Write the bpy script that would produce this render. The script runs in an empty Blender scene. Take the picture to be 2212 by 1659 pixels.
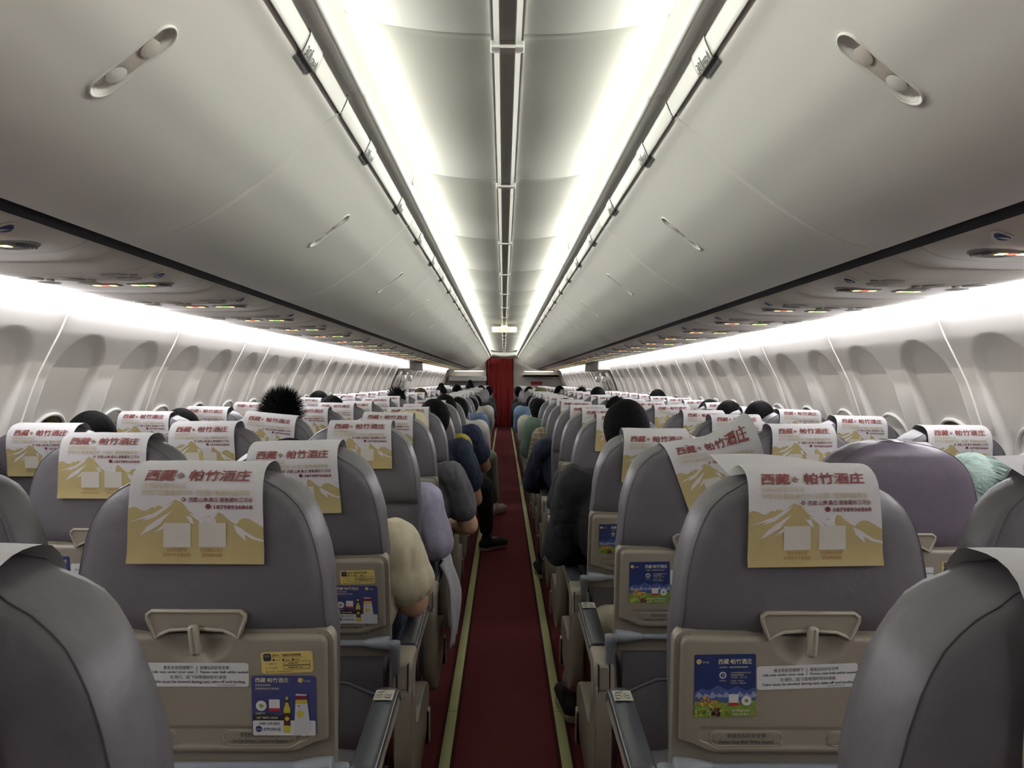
import bpy, math, random
from math import sin, cos, pi, radians
from mathutils import Vector, Matrix, noise
from mathutils.geometry import tessellate_polygon
random.seed(7)
S = bpy.context.scene
COL = S.collection
# ------------------------------------------------------------------ camera, world, exposure
EYE = 1.34
FPX = 1790.0
cam = bpy.data.cameras.new('camera'); camo = bpy.data.objects.new('camera', cam); COL.objects.link(camo)
cam.sensor_width = 36.0; cam.lens = FPX / 2212 * 36; cam.clip_start = .02; cam.clip_end = 100
camo.matrix_world = Matrix.Translation((-.004, 0, EYE)) @ Matrix.Rotation(-.01005, 4, 'Z') @ Matrix.Rotation(pi/2 - .0042, 4, 'X') @ Matrix.Rotation(.0065, 4, 'Z')
S.camera = camo
W = bpy.data.worlds.new('world'); S.world = W; W.use_nodes = True
W.node_tree.nodes['Background'].inputs[0].default_value = (.8, .85, 1, 1)
W.node_tree.nodes['Background'].inputs[1].default_value = .02
S.view_settings.view_transform = 'Standard'; S.view_settings.look = 'None'
S.view_settings.exposure = 0.7; S.view_settings.gamma = 1; S.view_settings.use_curve_mapping = False
COVE_E = 112.0      # ceiling cove strips
SIDE_E = 40.0      # sidewall strips
S.cycles.max_bounces = 8; S.cycles.diffuse_bounces = 4; S.cycles.glossy_bounces = 3
S.cycles.sample_clamp_indirect = 6

# ------------------------------------------------------------------ materials
def srgb(h):
    v = []
    for c in (h if not isinstance(h, str) else [int(h[i:i+2], 16) for i in (0, 2, 4)]):
        c = c / 255; v.append(c / 12.92 if c <= .04045 else ((c + .055) / 1.055) ** 2.4)
    return (*v, 1)
MC = {}
def mat(name, col, rough=.5, bump=0, scale=50, var=0, metal=0, emit=0, spec=.5, sheen=0, stretch=None):
    if name in MC: return MC[name]
    m = bpy.data.materials.new(name); m.use_nodes = True; nt = m.node_tree
    b = nt.nodes['Principled BSDF']; c = srgb(col)
    b.inputs['Base Color'].default_value = c; b.inputs['Roughness'].default_value = rough
    b.inputs['Metallic'].default_value = metal; b.inputs['Specular IOR Level'].default_value = spec
    if sheen: b.inputs['Sheen Weight'].default_value = sheen
    if emit:
        b.inputs['Emission Color'].default_value = c; b.inputs['Emission Strength'].default_value = emit
    if bump or var:
        tc = nt.nodes.new('ShaderNodeTexCoord'); n = nt.nodes.new('ShaderNodeTexNoise')
        n.inputs['Scale'].default_value = scale; n.inputs['Detail'].default_value = 5
        if stretch:
            mp = nt.nodes.new('ShaderNodeMapping'); mp.inputs['Scale'].default_value = stretch
            nt.links.new(tc.outputs['Object'], mp.inputs[0]); nt.links.new(mp.outputs[0], n.inputs['Vector'])
        else: nt.links.new(tc.outputs['Object'], n.inputs['Vector'])
        if bump:
            bp = nt.nodes.new('ShaderNodeBump'); bp.inputs['Strength'].default_value = bump; bp.inputs['Distance'].default_value = .01
            nt.links.new(n.outputs[0], bp.inputs['Height']); nt.links.new(bp.outputs[0], b.inputs['Normal'])
        if var:
            r = nt.nodes.new('ShaderNodeValToRGB')
            r.color_ramp.elements[0].position = .3; r.color_ramp.elements[1].position = .7
            r.color_ramp.elements[0].color = (*[x * (1 - var) for x in c[:3]], 1)
            r.color_ramp.elements[1].color = (*[min(1, x * (1 + var)) for x in c[:3]], 1)
            nt.links.new(n.outputs[0], r.inputs[0]); nt.links.new(r.outputs[0], b.inputs['Base Color'])
    MC[name] = m; return m
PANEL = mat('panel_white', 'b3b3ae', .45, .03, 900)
BINM = mat('bin_white', 'ecebe6', .5, .03, 900)
RAILM = mat('rail_white', 'e8e8e4', .4)
WALLM = mat('sidewall_white', 'e8e3dc', .6, .03, 700)
PSUM = mat('psu_grey', 'cfc8c0', .5, .03, 700)
DISCM = mat('psu_disc_grey', '9f9a93', .5)
DARK = mat('dark_gap', '0a0c16', .6)
GREYLINE = mat('line_grey', '55555a', .5)
LEATHER = mat('leather_grey', '5c595d', .42, .35, 14, .05)
LEATHER2 = mat('leather_plum', '574f5b', .42, .4, 12, .05)
PIPING = mat('piping_dark', '454247', .6)
BEIGE = mat('plastic_beige', '857e70', .42, .02, 900)
BEIGE2 = mat('plastic_beige_light', '9c9586', .42)
SLATE = mat('armrest_slate', '41444a', .4)
SILVER = mat('silver_trim', 'c4c4c2', .3, metal=.6)
GBAR = mat('tray_arm_grey', '868c93', .4)
CLOTH = mat('cover_white', 'c6c4c4', .9, .25, 600)
GOLD = mat('print_gold', 'a8996a', .9, .15, 600)
REDP = mat('print_red', '7e4642', .9)
GOLDT = mat('print_gold_text', 'b7aa88', .9)
MAROON = mat('print_maroon', '6e2c34', .9)
BROWNP = mat('print_brown', '97744a', .9)
QRP = mat('print_pale', 'bdb9b0', .9)
INK = mat('ink_black', '26262a', .6)
STICK = mat('sticker_white', 'c9cac9', .5)
YEL = mat('sticker_yellow', 'c9b368', .5)
NAVY = mat('sticker_navy', '232f5e', .4)
VIOL = mat('sticker_violet', '3b3f6e', .4)
CREAMTX = mat('sticker_cream_text', 'd8d0a8', .5)
CARPET = mat('carpet_red', '6b3236', .95, .6, 260, .22, spec=.1)
CARPETD = mat('carpet_edge', '4d262a', .95, .6, 260, .22, spec=.1)
STRIPM = mat('photolum_strip', 'b9bc83', .5, 0, 8, .06)
CURT = mat('curtain_red', '982a2c', .8, .1, 200)
COVE = mat('cove_light', (255, 255, 243), emit=COVE_E)
SIDEL = mat('sidewall_light', (250, 250, 255), emit=SIDE_E)
SKIN = mat('skin', 'c6a183', .55, .05, 60, .06)
SKIN2 = mat('skin_tan', 'a67f62', .55, .05, 60, .06)
HAIR = mat('hair_black', '100f10', .45, .5, 60)
GLASSB = mat('pane_dark', '0b0d12', .1)

# ------------------------------------------------------------------ mesh builder
class MB:
    def __init__(s): s.v = []; s.f = []; s.m = []; s.mats = []; s.sm = []; s.M = None
    def mi(s, m):
        if m not in s.mats: s.mats.append(m)
        return s.mats.index(m)
    def add(s, vs, fs, m, smooth=False):
        o = len(s.v); k = s.mi(m)
        s.v += [tuple(s.M @ Vector(p)) for p in vs] if s.M else [tuple(p) for p in vs]
        for f in fs: s.f.append([o + i for i in f]); s.m.append(k); s.sm.append(smooth)
    def grid(s, P, m, smooth=True, cu=False, cv=False, capu=False, flip=False):
        nu, nv = len(P), len(P[0]); vs = [p for r in P for p in r]; fs = []
        for i in range(nu if cu else nu - 1):
            for j in range(nv if cv else nv - 1):
                a, b, c, d = i*nv+j, ((i+1) % nu)*nv+j, ((i+1) % nu)*nv+(j+1) % nv, i*nv+(j+1) % nv
                fs.append([a, d, c, b] if flip else [a, b, c, d])
        s.add(vs, fs, m, smooth)
        if capu:
            o = len(s.v) - nu*nv; k = s.mi(m)
            for i0 in (0, (nu-1)*nv):
                s.f.append([o+i0+j for j in range(nv)]); s.m.append(k); s.sm.append(False)
    def box(s, x0, x1, y0, y1, z0, z1, m, bev=0):
        if bev:
            b = bev
            pr = lambda ix, iz: [(x0+ix, z0+iz+b), (x0+ix+b*.3, z0+iz+b*.3), (x0+ix+b, z0+iz), (x1-ix-b, z0+iz), (x1-ix-b*.3, z0+iz+b*.3), (x1-ix, z0+iz+b), (x1-ix, z1-iz-b), (x1-ix-b*.3, z1-iz-b*.3), (x1-ix-b, z1-iz), (x0+ix+b, z1-iz), (x0+ix+b*.3, z1-iz-b*.3), (x0+ix, z1-iz-b)]
            R = [[(x, y, z) for x, z in pr(i, i)] for y, i in ((y0, b), (y0+b*.3, b*.3), (y0+b, 0), (y1-b, 0), (y1-b*.3, b*.3), (y1, b))]
            s.grid(R, m, True, cv=True, capu=True); return
        vs = [(x, y, z) for x in (x0, x1) for y in (y0, y1) for z in (z0, z1)]
        s.add(vs, [(0, 1, 3, 2), (4, 6, 7, 5), (0, 4, 5, 1), (2, 3, 7, 6), (0, 2, 6, 4), (1, 5, 7, 3)], m)
    def tube(s, path, r, m, n=10, closed=False, smooth=True, flat=1.0):
        P = [Vector(p) for p in path]; rings = []; N = len(P); up = None
        for i, p in enumerate(P):
            a = P[(i-1) % N] if closed or i > 0 else p; b = P[(i+1) % N] if closed or i < N-1 else p
            t = (b - a).normalized()
            if up is None: up = Vector((0, 0, 1)) if abs(t.z) < .9 else Vector((1, 0, 0))
            u = (up - t*up.dot(t)).normalized(); up = u; w = t.cross(u)
            rr = r[i] if isinstance(r, (list, tuple)) else r
            rings.append([tuple(p + u*(rr*cos(2*pi*k/n)) + w*(rr*flat*sin(2*pi*k/n))) for k in range(n)])
        s.grid(rings, m, smooth, cu=closed, cv=True, capu=not closed)
    def cap(s, a, b, ra, rb, m, n=12, e=4):
        a = Vector(a); b = Vector(b); t = (b-a); L = t.length or 1e-6; t = t/L if L > 1e-5 else Vector((0, 0, 1))
        u = t.orthogonal().normalized(); w = t.cross(u); rings = []
        for k in range(e+1):
            an = pi/2*(1-k/e); rings.append((a - t*(ra*sin(an)), ra*cos(an)+1e-5))
        for k in range(e+1):
            an = pi/2*k/e; rings.append((b + t*(rb*sin(an)), rb*cos(an)+1e-5))
        s.grid([[tuple(c + u*(r*cos(2*pi*j/n)) + w*(r*sin(2*pi*j/n))) for j in range(n)] for c, r in rings], m, True, cv=True, capu=True)
    def ell(s, c, r, m, n=16, k=10, R=None):
        c = Vector(c); G = []
        for i in range(k+1):
            a = pi*i/k; row = []
            for j in range(n):
                p = Vector((r[0]*(sin(a)+1e-4)*cos(2*pi*j/n), r[1]*(sin(a)+1e-4)*sin(2*pi*j/n), r[2]*cos(a)))
                if R: p = R @ p
                row.append(tuple(c+p))
            G.append(row)
        s.grid(G, m, True, cv=True, capu=True)
    def poly(s, pts, fn, m, flip=False):
        tri = tessellate_polygon([[Vector((p[0], p[1], 0)) for p in pts]])
        s.add([fn(*p) for p in pts], [t[::-1] if flip else t for t in tri], m)
    def disc(s, c, r, fn, m, n=24, ry=None):
        s.poly([(c[0]+r*cos(2*pi*i/n), c[1]+(ry or r)*sin(2*pi*i/n)) for i in range(n)], fn, m)
    def rrect(s, x0, y0, x1, y1, r, fn, m):
        s.poly(rr_pts(x0, y0, x1, y1, r), fn, m)
    def text(s, t, x, y, h, fn, m, align='l', bold=0, shear=0, fit=None, vs=1.0):
        V, F, w = glyphs(t, bold, shear); k = h/.88
        kx = k
        if fit: kx = fit/w
        ox = {'l': 0, 'c': -w*kx/2, 'r': -w*kx}[align]
        s.add([fn(x+ox+a*kx, y+b*k) for a, b in V], F, m)
    def build(s, name, parent=None, loc=None, rot=None):
        me = bpy.data.meshes.new(name); me.from_pydata(s.v, [], s.f)
        for m in s.mats: me.materials.append(m)
        me.polygons.foreach_set('material_index', s.m); me.polygons.foreach_set('use_smooth', s.sm); me.update()
        return link(name, me, parent, loc, rot)
def rr_pts(x0, y0, x1, y1, r, n=5):
    P = []
    for cx, cy, a in ((x1-r, y1-r, 0), (x0+r, y1-r, pi/2), (x0+r, y0+r, pi), (x1-r, y0+r, 3*pi/2)):
        for i in range(n+1): P.append((cx+r*cos(a+pi/2*i/n), cy+r*sin(a+pi/2*i/n)))
    return P
GC = {}
def glyphs(t, bold, shear):
    if any(ord(q) > 0x2fff for q in t): bold = min(bold, .008)
    bold = min(bold, .015)
    k = (t, bold, shear)
    if k in GC: return GC[k]
    c = bpy.data.curves.new('t', 'FONT'); c.body = t; c.size = 1; c.offset = bold; c.shear = shear; c.resolution_u = 2
    o = bpy.data.objects.new('t', c); me = bpy.data.meshes.new_from_object(o)
    V = [(v.co.x, v.co.y) for v in me.vertices]; F = [tuple(p.vertices) for p in me.polygons]
    w = max(v[0] for v in V) if V else 1
    bpy.data.objects.remove(o); bpy.data.curves.remove(c); bpy.data.meshes.remove(me)
    GC[k] = (V, F, w); return GC[k]
def link(name, me, parent=None, loc=None, rot=None):
    o = bpy.data.objects.new(name, me); COL.objects.link(o)
    if parent: o.parent = parent
    if loc: o.location = loc
    if rot: o.rotation_euler = rot
    return o
def thing(name, label, cat, loc=(0, 0, 0), group=None, rz=0):
    o = bpy.data.objects.new(name, None); COL.objects.link(o); o.location = loc; o.rotation_euler = (0, 0, rz)
    o.empty_display_size = .1
    return tag(o, label, cat, group)
def tag(o, label=None, cat=None, group=None, kind=None):
    if label: o['label'] = label
    if cat: o['category'] = cat
    if group: o['group'] = group
    if kind: o['kind'] = kind
    return o
def struct(o): o['kind'] = 'structure'; return o
def interp(xs, ys, x):
    if x <= xs[0]: return ys[0]
    for i in range(len(xs)-1):
        if x <= xs[i+1]:
            t = (x-xs[i])/(xs[i+1]-xs[i]); return ys[i]*(1-t)+ys[i+1]*t
    return ys[-1]
def smooth_path(P, sub=4):
    out = []
    for i in range(len(P)-1):
        p0 = P[max(i-1, 0)]; p1 = P[i]; p2 = P[i+1]; p3 = P[min(i+2, len(P)-1)]
        for k in range(sub):
            t = k/sub
            out.append(tuple(.5*((2*b)+(-a+c)*t+(2*a-5*b+4*c-d)*t*t+(-a+3*b-3*c+d)*t**3) for a, b, c, d in zip(p0, p1, p2, p3)))
    out.append(tuple(P[-1])); return out
ORD = ['nearest', 'second', 'third', 'fourth', 'fifth', 'sixth', 'seventh', 'eighth', 'ninth', 'tenth', 'eleventh', 'twelfth', 'thirteenth', 'fourteenth', 'fifteenth', 'sixteenth', 'seventeenth', 'eighteenth', 'nineteenth', 'twentieth']
TEN = ['', 'twenty-', 'thirty-', 'forty-']
def ordn(k):
    if k < 20: return ORD[k]
    if (k+1) % 10 == 0: return ['', '', '', 'thirtieth', 'fortieth'][(k+1)//10]
    return TEN[(k+1)//10-1] + ['', 'first', 'second', 'third', 'fourth', 'fifth', 'sixth', 'seventh', 'eighth', 'ninth'][(k+1) % 10]

Y0, Y1 = -1.6, 24.5
PITCH = .737
# ------------------------------------------------------------------ floor
b = MB()
b.add([(-1.85, Y0, 0), (1.85, Y0, 0), (1.85, Y1+.6, 0), (-1.85, Y1+.6, 0)], [(0, 1, 2, 3)], CARPET)
floor = struct(b.build('floor'))
joints = [Y0, -.34, 1.49, 3.33, 5.16, 7.0, 8.83, 10.66, 12.5, 14.3, 16.15, 18, 19.8, 21.6, 23.4]
for sd, nm in ((-1, 'left'), (1, 'right')):
    r = tag(MB_ := None or bpy.data.objects.new('floor_path_strip', None), 'pale green glowing guide strip on the carpet along the %s edge of the aisle' % nm, 'floor strip')
    COL.objects.link(r)
    xc = .012 + sd*.213
    e = MB(); e.box(xc-.033, xc+.033, Y0, Y1, 0, .004, CARPETD); e.build('edge_binding', r)
    for a, c in zip(joints[:-1], joints[1:]):
        q = MB(); q.box(xc-.019, xc+.019, a+.003, c-.003, .002, .009, STRIPM, .002); q.build('strip_segment', r)

# ------------------------------------------------------------------ side walls
WP = [(.2, 1.74), (.6, 1.765), (.9, 1.76), (1.14, 1.72), (1.335, 1.655), (1.42, 1.613), (1.5, 1.572), (1.58, 1.538), (1.62, 1.527), (1.66, 1.524), (1.72, 1.52)]
def wx(z): return interp([p[0] for p in WP], [p[1] for p in WP], z)
WPS = smooth_path([(p[1], p[0]) for p in WP], 4)
wins = [3.19 + .508*k for k in range(-9, 42)]
EX0, EX1 = 12.2, 14.1
seams = [.91, 1.93, 2.94, 3.95, 4.97, 5.48, 6.49, 7.51, 8.53, 9.54, 10.56, 11.57, EX0, EX1] + [EX1+1.016*k for k in range(1, 10)]
def arch(y, z):
    if EX0-.2 < y < EX1+.2: return 0
    k = round((y-3.19)/.508); yc = 3.19+.508*k
    if z > 1.34: t = math.hypot((y-yc)/.185, (z-1.34)/.16)
    else: t = abs(y-yc)/.185
    q = (1-t)/.13
    q = max(0, min(1, q)); q = q*q*(3-2*q)
    return q*.034 * (1 if z > .8 else 0)
zs = [.0, .2, .5, .75, .85] + [.9+.02*i for i in range(19)] + [1.28+.01*i for i in range(26)] + [1.54, 1.56, 1.58, 1.60, 1.62, 1.64, 1.66, 1.70, 1.74]
for sd, nm in ((-1, 'left'), (1, 'right')):
    ys = []; y = Y0
    while y < Y1+.6:
        ys.append(y); y += (.0095 if 1.8 < y < 6 else .014) if 1.8 < y < 10 else (.03 if y < 16 else .06)
    ys.append(Y1+.6)
    b = MB()
    b.grid([[(sd*(wx(z)+arch(y, z)), y, z) for z in zs] for y in ys], WALLM, True)
    for ysm in seams:
        b.tube([(sd*(wx(z)-.002), ysm, z) for z in [.7+.05*i for i in range(21)]], .0038, WALLM, 6)
    struct(b.build('wall_'+nm))
    # windows
    n = 0
    for yc in wins:
        if yc < 2.0 or yc > 12.1: continue
        n += 1
        b = MB(); ring = rr_pts(-.135, -.2, .135, .2, .125, 8)
        f = lambda u, v, o=0: (sd*(wx(1.0+v)+.032-o), yc+u, 1.0+v)
        b.tube([f(u, v, .004) for u, v in ring], .008, RAILM, 8, closed=True)
        w = struct(b.build('window_%d' % (n+(0 if sd < 0 else 30))))
        b = MB(); b.poly([(u*.97, v*.97) for u, v in ring], lambda u, v: f(u, v, .001), GLASSB); b.build('pane', w)
        b = MB(); b.poly([(u*.96, max(-.2, v*.96)) for u, v in ring if v > -.03] , lambda u, v: f(u, v, .003), WALLM)
        if n % 3 != 0: b.build('shade', w)
# ------------------------------------------------------------------ exit hatches
for sd, nm in ((-1, 'left'), (1, 'right')):
    for i, yc in enumerate((12.75, 13.6)):
        h = thing('emergency_exit_hatch', '%s overwing emergency exit hatch on the %s wall with white handle cover' % (('nearer', 'farther')[i], nm), 'emergency exit', (sd*1.6, yc, 1.1))
        b = MB()
        b.grid([[(sd*(wx(z)-.02)-sd*1.6, u, z-1.1) for z in [.75+.06*k for k in range(13)]] for u in (-.37, -.34, .34, .37)], WALLM, True); b.build('hatch_panel', h)
        b = MB(); f = lambda u, v: (sd*(wx(1.1+v)-.028)-sd*1.6, u, v)
        b.tube([f(u, v-.05) for u, v in rr_pts(-.13, -.2, .13, .2, .12, 6)], .008, RAILM, 6, closed=True); b.build('window_frame', h)
        b = MB(); b.box(-sd*.06-.03, -sd*.06+.03, -.09, .09, .22, .31, RAILM, .012); b.build('handle_cover', h)
        l = thing('exit_light', '%s round white spot light above the %s exit hatch' % (('nearer', 'farther')[i], nm), 'light', (sd*1.47, yc, 1.475))
        b = MB(); b.grid([[(r_*cos(2*pi*k/20), r_*sin(2*pi*k/20), z_) for k in range(20)] for r_, z_ in ((.066, .025), (.066, .012), (.052, .008), (.05, .02))], RAILM, True, cv=True); b.build('bezel', l)
        b = MB(); b.grid([[(r_*cos(2*pi*k/20), r_*sin(2*pi*k/20), z_) for k in range(20)] for r_, z_ in ((.05, .018), (.03, .012), (.001, .010))], mat('spot_emit', (255, 255, 255), emit=8), True, cv=True); b.build('lens', l)
# ------------------------------------------------------------------ ceiling
CP = [(.0, .846), (.05, .849), (.12, .850), (.2, .856), (.3, .870), (.38, .893), (.44, .93), (.47, .97)]
CPS = smooth_path(CP, 3)
b = MB()
ceil_seams = [2.05 + 1.474*k for k in range(-2, 16)]
bounds = [Y0]+[c for c in ceil_seams if c > Y0]+[Y1+.4]
for a, c in zip(bounds[:-1], bounds[1:]):
    prof = [(-x, z) for x, z in CPS[::-1]] + CPS[1:]
    ysl = [(a, .012), (a+.006, .004), (a+.02, 0), (c-.02, 0), (c-.006, .004), (c, .012)]
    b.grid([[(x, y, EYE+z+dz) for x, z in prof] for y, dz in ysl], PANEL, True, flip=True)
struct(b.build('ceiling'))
# centre channel
ch = thing('ceiling_channel', 'long grey channel strip running down the middle of the ceiling', 'ceiling strip', (0, 0, 2.213))
CHM = mat('channel_grey', 'bcbcba', .4); CHD = mat('channel_dark', 'b0aba6', .4)
b = MB()
for sd in (-1, 1):
    b.box(min(sd*.041, sd*.0385), max(sd*.041, sd*.0385), Y0, Y1, -.034, -.018, RAILM)
    b.grid([[(sd*.0395, y, -.031), (sd*.020, y, -.0415)] for y in (Y0, Y1)], CHM, False)
    b.box(min(sd*.0205, sd*.0185), max(sd*.0205, sd*.0185), Y0, Y1, -.044, -.02, RAILM)
b.build('side_rail', ch)
b = MB(); b.box(-.019, .019, Y0, Y1, -.034, -.02, CHD); b.build('channel_cover', ch)
for y in ceil_seams:
    if y < .5: continue
    b = MB(); b.box(-.042, .042, y, y+.04, -.050, -.03, CHM, .003); b.box(-.019, .019, y-.001, y+.041, -.052, -.04, CHD); b.build('joint_clip', ch)

# ------------------------------------------------------------------ overhead bins
BP = [(.416, .658), (.4185, .651), (.429, .641), (.454, .622), (.511, .567), (.569, .511), (.628, .467), (.687, .426), (.745, .391), (.804, .363), (.862, .341), (.905, .330), (.925, .328), (.938, .334), (.945, .35)]
BPS = smooth_path(BP, 6)
# arc length table
AL = [0]
for p, q in zip(BPS[:-1], BPS[1:]): AL.append(AL[-1]+math.dist(p, q))
def bpt(l, off=0):
    l = max(0, min(AL[-1]-1e-6, l)); i = 0
    while AL[i+1] < l: i += 1
    t = (l-AL[i])/(AL[i+1]-AL[i]); p, q = BPS[i], BPS[i+1]
    tx, tz = q[0]-p[0], q[1]-p[1]; n = math.hypot(tx, tz); nx, nz = -(-tz)/n*-1, -(tx)/n   # outward (towards cabin)
    nx, nz = (tz/n, -tx/n)
    return (p[0]+(q[0]-p[0])*t+nx*off, p[1]+(q[1]-p[1])*t+nz*off)
HL = min(range(len(BPS)), key=lambda i: abs(BPS[i][0]-.585)); HL = AL[HL]
def slotd(l, y):
    # stadium along the curve
    hl, hw = .081, .024
    d = math.hypot(max(abs(l-HL)-(hl-hw), 0), y) - hw
    q = max(0, min(1, -d/.004)); return q
def build_bin(sd):
    L = 1.474-.008; h = L/2
    root = bpy.data.objects.new('overhead_bin', None); COL.objects.link(root)
    b = MB()
    ls = [AL[-1]*i/60 for i in range(61)]
    fine = [HL-.088+.004*i for i in range(45)]
    ls = sorted([l for l in ls if l < fine[0]-.003 or l > fine[-1]+.003] + fine)
    ys = [-h, -h+.004, -h+.012, -h/2] + [-.032+.002*i for i in range(33)] + [h/2, h-.012, h-.004, h]
    edge = {0: -.010, 1: -.003, 2: 0}
    P = []
    for i, y in enumerate(ys):
        e = edge.get(min(i, len(ys)-1-i), 0)
        P.append([(lambda q: (sd*q[0], y, q[1]))(bpt(l, e-.016*slotd(l, y))) for l in ls])
    b.grid(P, BINM, True, flip=(sd > 0))
    # body sides & top
    prof = [bpt(l, -.010) for l in ls[::3]] + [(.96, .42), (.96, .85), (.50, .85)]
    for y in (-h, h): b.poly(prof, lambda x, z, y=y: (sd*x, y, z), BINM)
    b.grid([[(sd*x, y, z) for x, z in [bpt(AL[-1], -.010), (.96, .42), (.96, .85), (.50, .85), bpt(0, -.01)]] for y in (-h, h)], BINM, False)
    b.build('door', root)
    # bezel + latch
    b = MB(); ring = []
    for k in range(40):
        a = 2*pi*k/40; cy = sin(a)*.026; cl = cos(a)*.026 + (.058 if cos(a) > 0 else -.058)
        q = bpt(HL+cl, .001); ring.append((sd*q[0], cy, q[1]))
    b.tube(ring, .0026, RAILM, 6, closed=True); b.build('latch_bezel', root)
    b = MB()
    G = []
    for i in range(13):
        l = HL-.05+.1*i/12; row = []
        for j in range(7):
            y = -.021+.042*j/6; dome = 0
            for c0, sg in ((-.034, 1), (.034, -1)):
                r = math.hypot((l-HL-c0)/.017, y/.02); dome += (.004*sg if r < 1 else 0)*(1-r*r if r < 1 else 0)
            q = bpt(l, -.004+dome); row.append((sd*q[0], y, q[1]))
        G.append(row)
    b.grid(G, PSUM, True)
    for c0, o in ((-.034, .0), (.034, -.001)):
        pts = []
        for k in range(18):
            a = 2*pi*k/18; q = bpt(HL+c0+.018*cos(a), -.0015); pts.append((sd*q[0], .0195*sin(a), q[1]))
        q = bpt(HL+c0, .0025); b.add([(sd*q[0], 0, q[1])]+pts, [(0, 1+k, 1+(k+1) % 18) for k in range(18)], RAILM if c0 > 0 else PSUM, True)
    b.build('latch', root)
    # header rail with dark gap and row placards
    b = MB()
    R = [(.417, .668), (.4135, .657), (.4115, .6518), (.4085, .652), (.401, .667), (.3945, .682), (.3935, .689), (.397, .697), (.405, .80)]
    R = smooth_path(R, 2)
    b.grid([[(sd*x, y, z+(.008 if k in (0, 3) else 0)) for x, z in R] for k, y in enumerate((-h, -h+.01, h-.01, h))], RAILM, True, flip=(sd < 0))
    b.build('header_rail', root)
    b = MB(); b.grid([[(sd*x, y, z) for x, z in ((.412, .676), (.43, .676))] for y in (-h, h)], DARK, False)
    b.build('rail_gap', root)
    return root
ROWP = {}
def placard(root, sd, y, num):
    lab = 'CBA' if sd < 0 else 'FED'
    b = MB(); hw = .055
    R = [(.4145, .655), (.4105, .6475), (.4065, .6485), (.398, .6655), (.3915, .6815), (.3905, .6895), (.396, .70)]
    b.grid([[(sd*x, yy, z) for x, z in R] for yy in (y-hw, y+hw)], RAILM, True)
    b.grid([[(sd*x, yy, z) for x, z in ((.4245, .6415), (.4175, .6475), (.412, .648), (.412, .66))] for yy in (y-hw+.004, y+hw-.004)], GREYLINE, False)
    b.grid([[(sd*x, yy, z-.0005) for x, z in R] for yy in (y+hw-.002, y+hw)], GREYLINE, False)
    # text: runs along -y (towards rear) on left, readable from the aisle
    if sd < 0: fn = lambda u, v: (-(.4050-.425*v), y-.047+u, .6485+.905*v)
    else: fn = lambda u, v: ((.4050-.425*v), y+.047-u, .6485+.905*v)
    b.text(str(num), .0 if sd < 0 else .0, 0, .026, fn, INK, fit=.030)
    b.poly([(.034, 0), (.042, 0), (.042, .018), (.034, .018)], fn, GREYLINE); b.disc((.038, .022), .0035, fn, GREYLINE, 8)
    b.text(lab, .046, 0, .017, fn, INK, fit=.036)
    b.poly([(.086, 0), (.090, 0), (.091, .012), (.088, .022), (.085, .012)], fn, GREYLINE)
    b.build('row_placard', root)
protoL, protoR = build_bin(-1), build_bin(1)
def copy_tree(o, parent=None):
    c = o.copy(); COL.objects.link(c)
    if parent: c.parent = parent
    for ch_ in list(o.children): copy_tree(ch_, c)
    return c
NB = 17
for sd, pr, nm in ((-1, protoL, 'left'), (1, protoR, 'right')):
    kids = list(range(-1, NB-1))
    for i, k in enumerate(kids):
        yc = 2.05 + 1.474*(k-1) + .737 + 0
        o = pr if i == 0 else None
        if o is None:
            o = pr.copy(); COL.objects.link(o)
            for ch_ in pr.children:
                if ch_.name.startswith('row_placard'): continue
                c = ch_.copy(); c.parent = o; COL.objects.link(c)
        o.location = (0, yc, EYE)
        nums = []
        for j in (0, 1):
            yp_ = yc - .345 + .737*j
            r_ = round((yp_-1.70)/.737); num = 30-r_
            if num < 1: continue
            nums.append(num)
            if yp_ > 12 : continue
            placard(o, sd, yp_-yc, num)
        if k < 0: lab = 'white curved overhead bin on the %s, cut off by the top edge of the picture' % nm
        else: lab = 'white curved overhead bin above seat rows %s on the %s side' % (' and '.join(str(x) for x in nums), nm)
        tag(o, lab, 'overhead bin', 'overhead bins on the %s' % nm)

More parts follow.
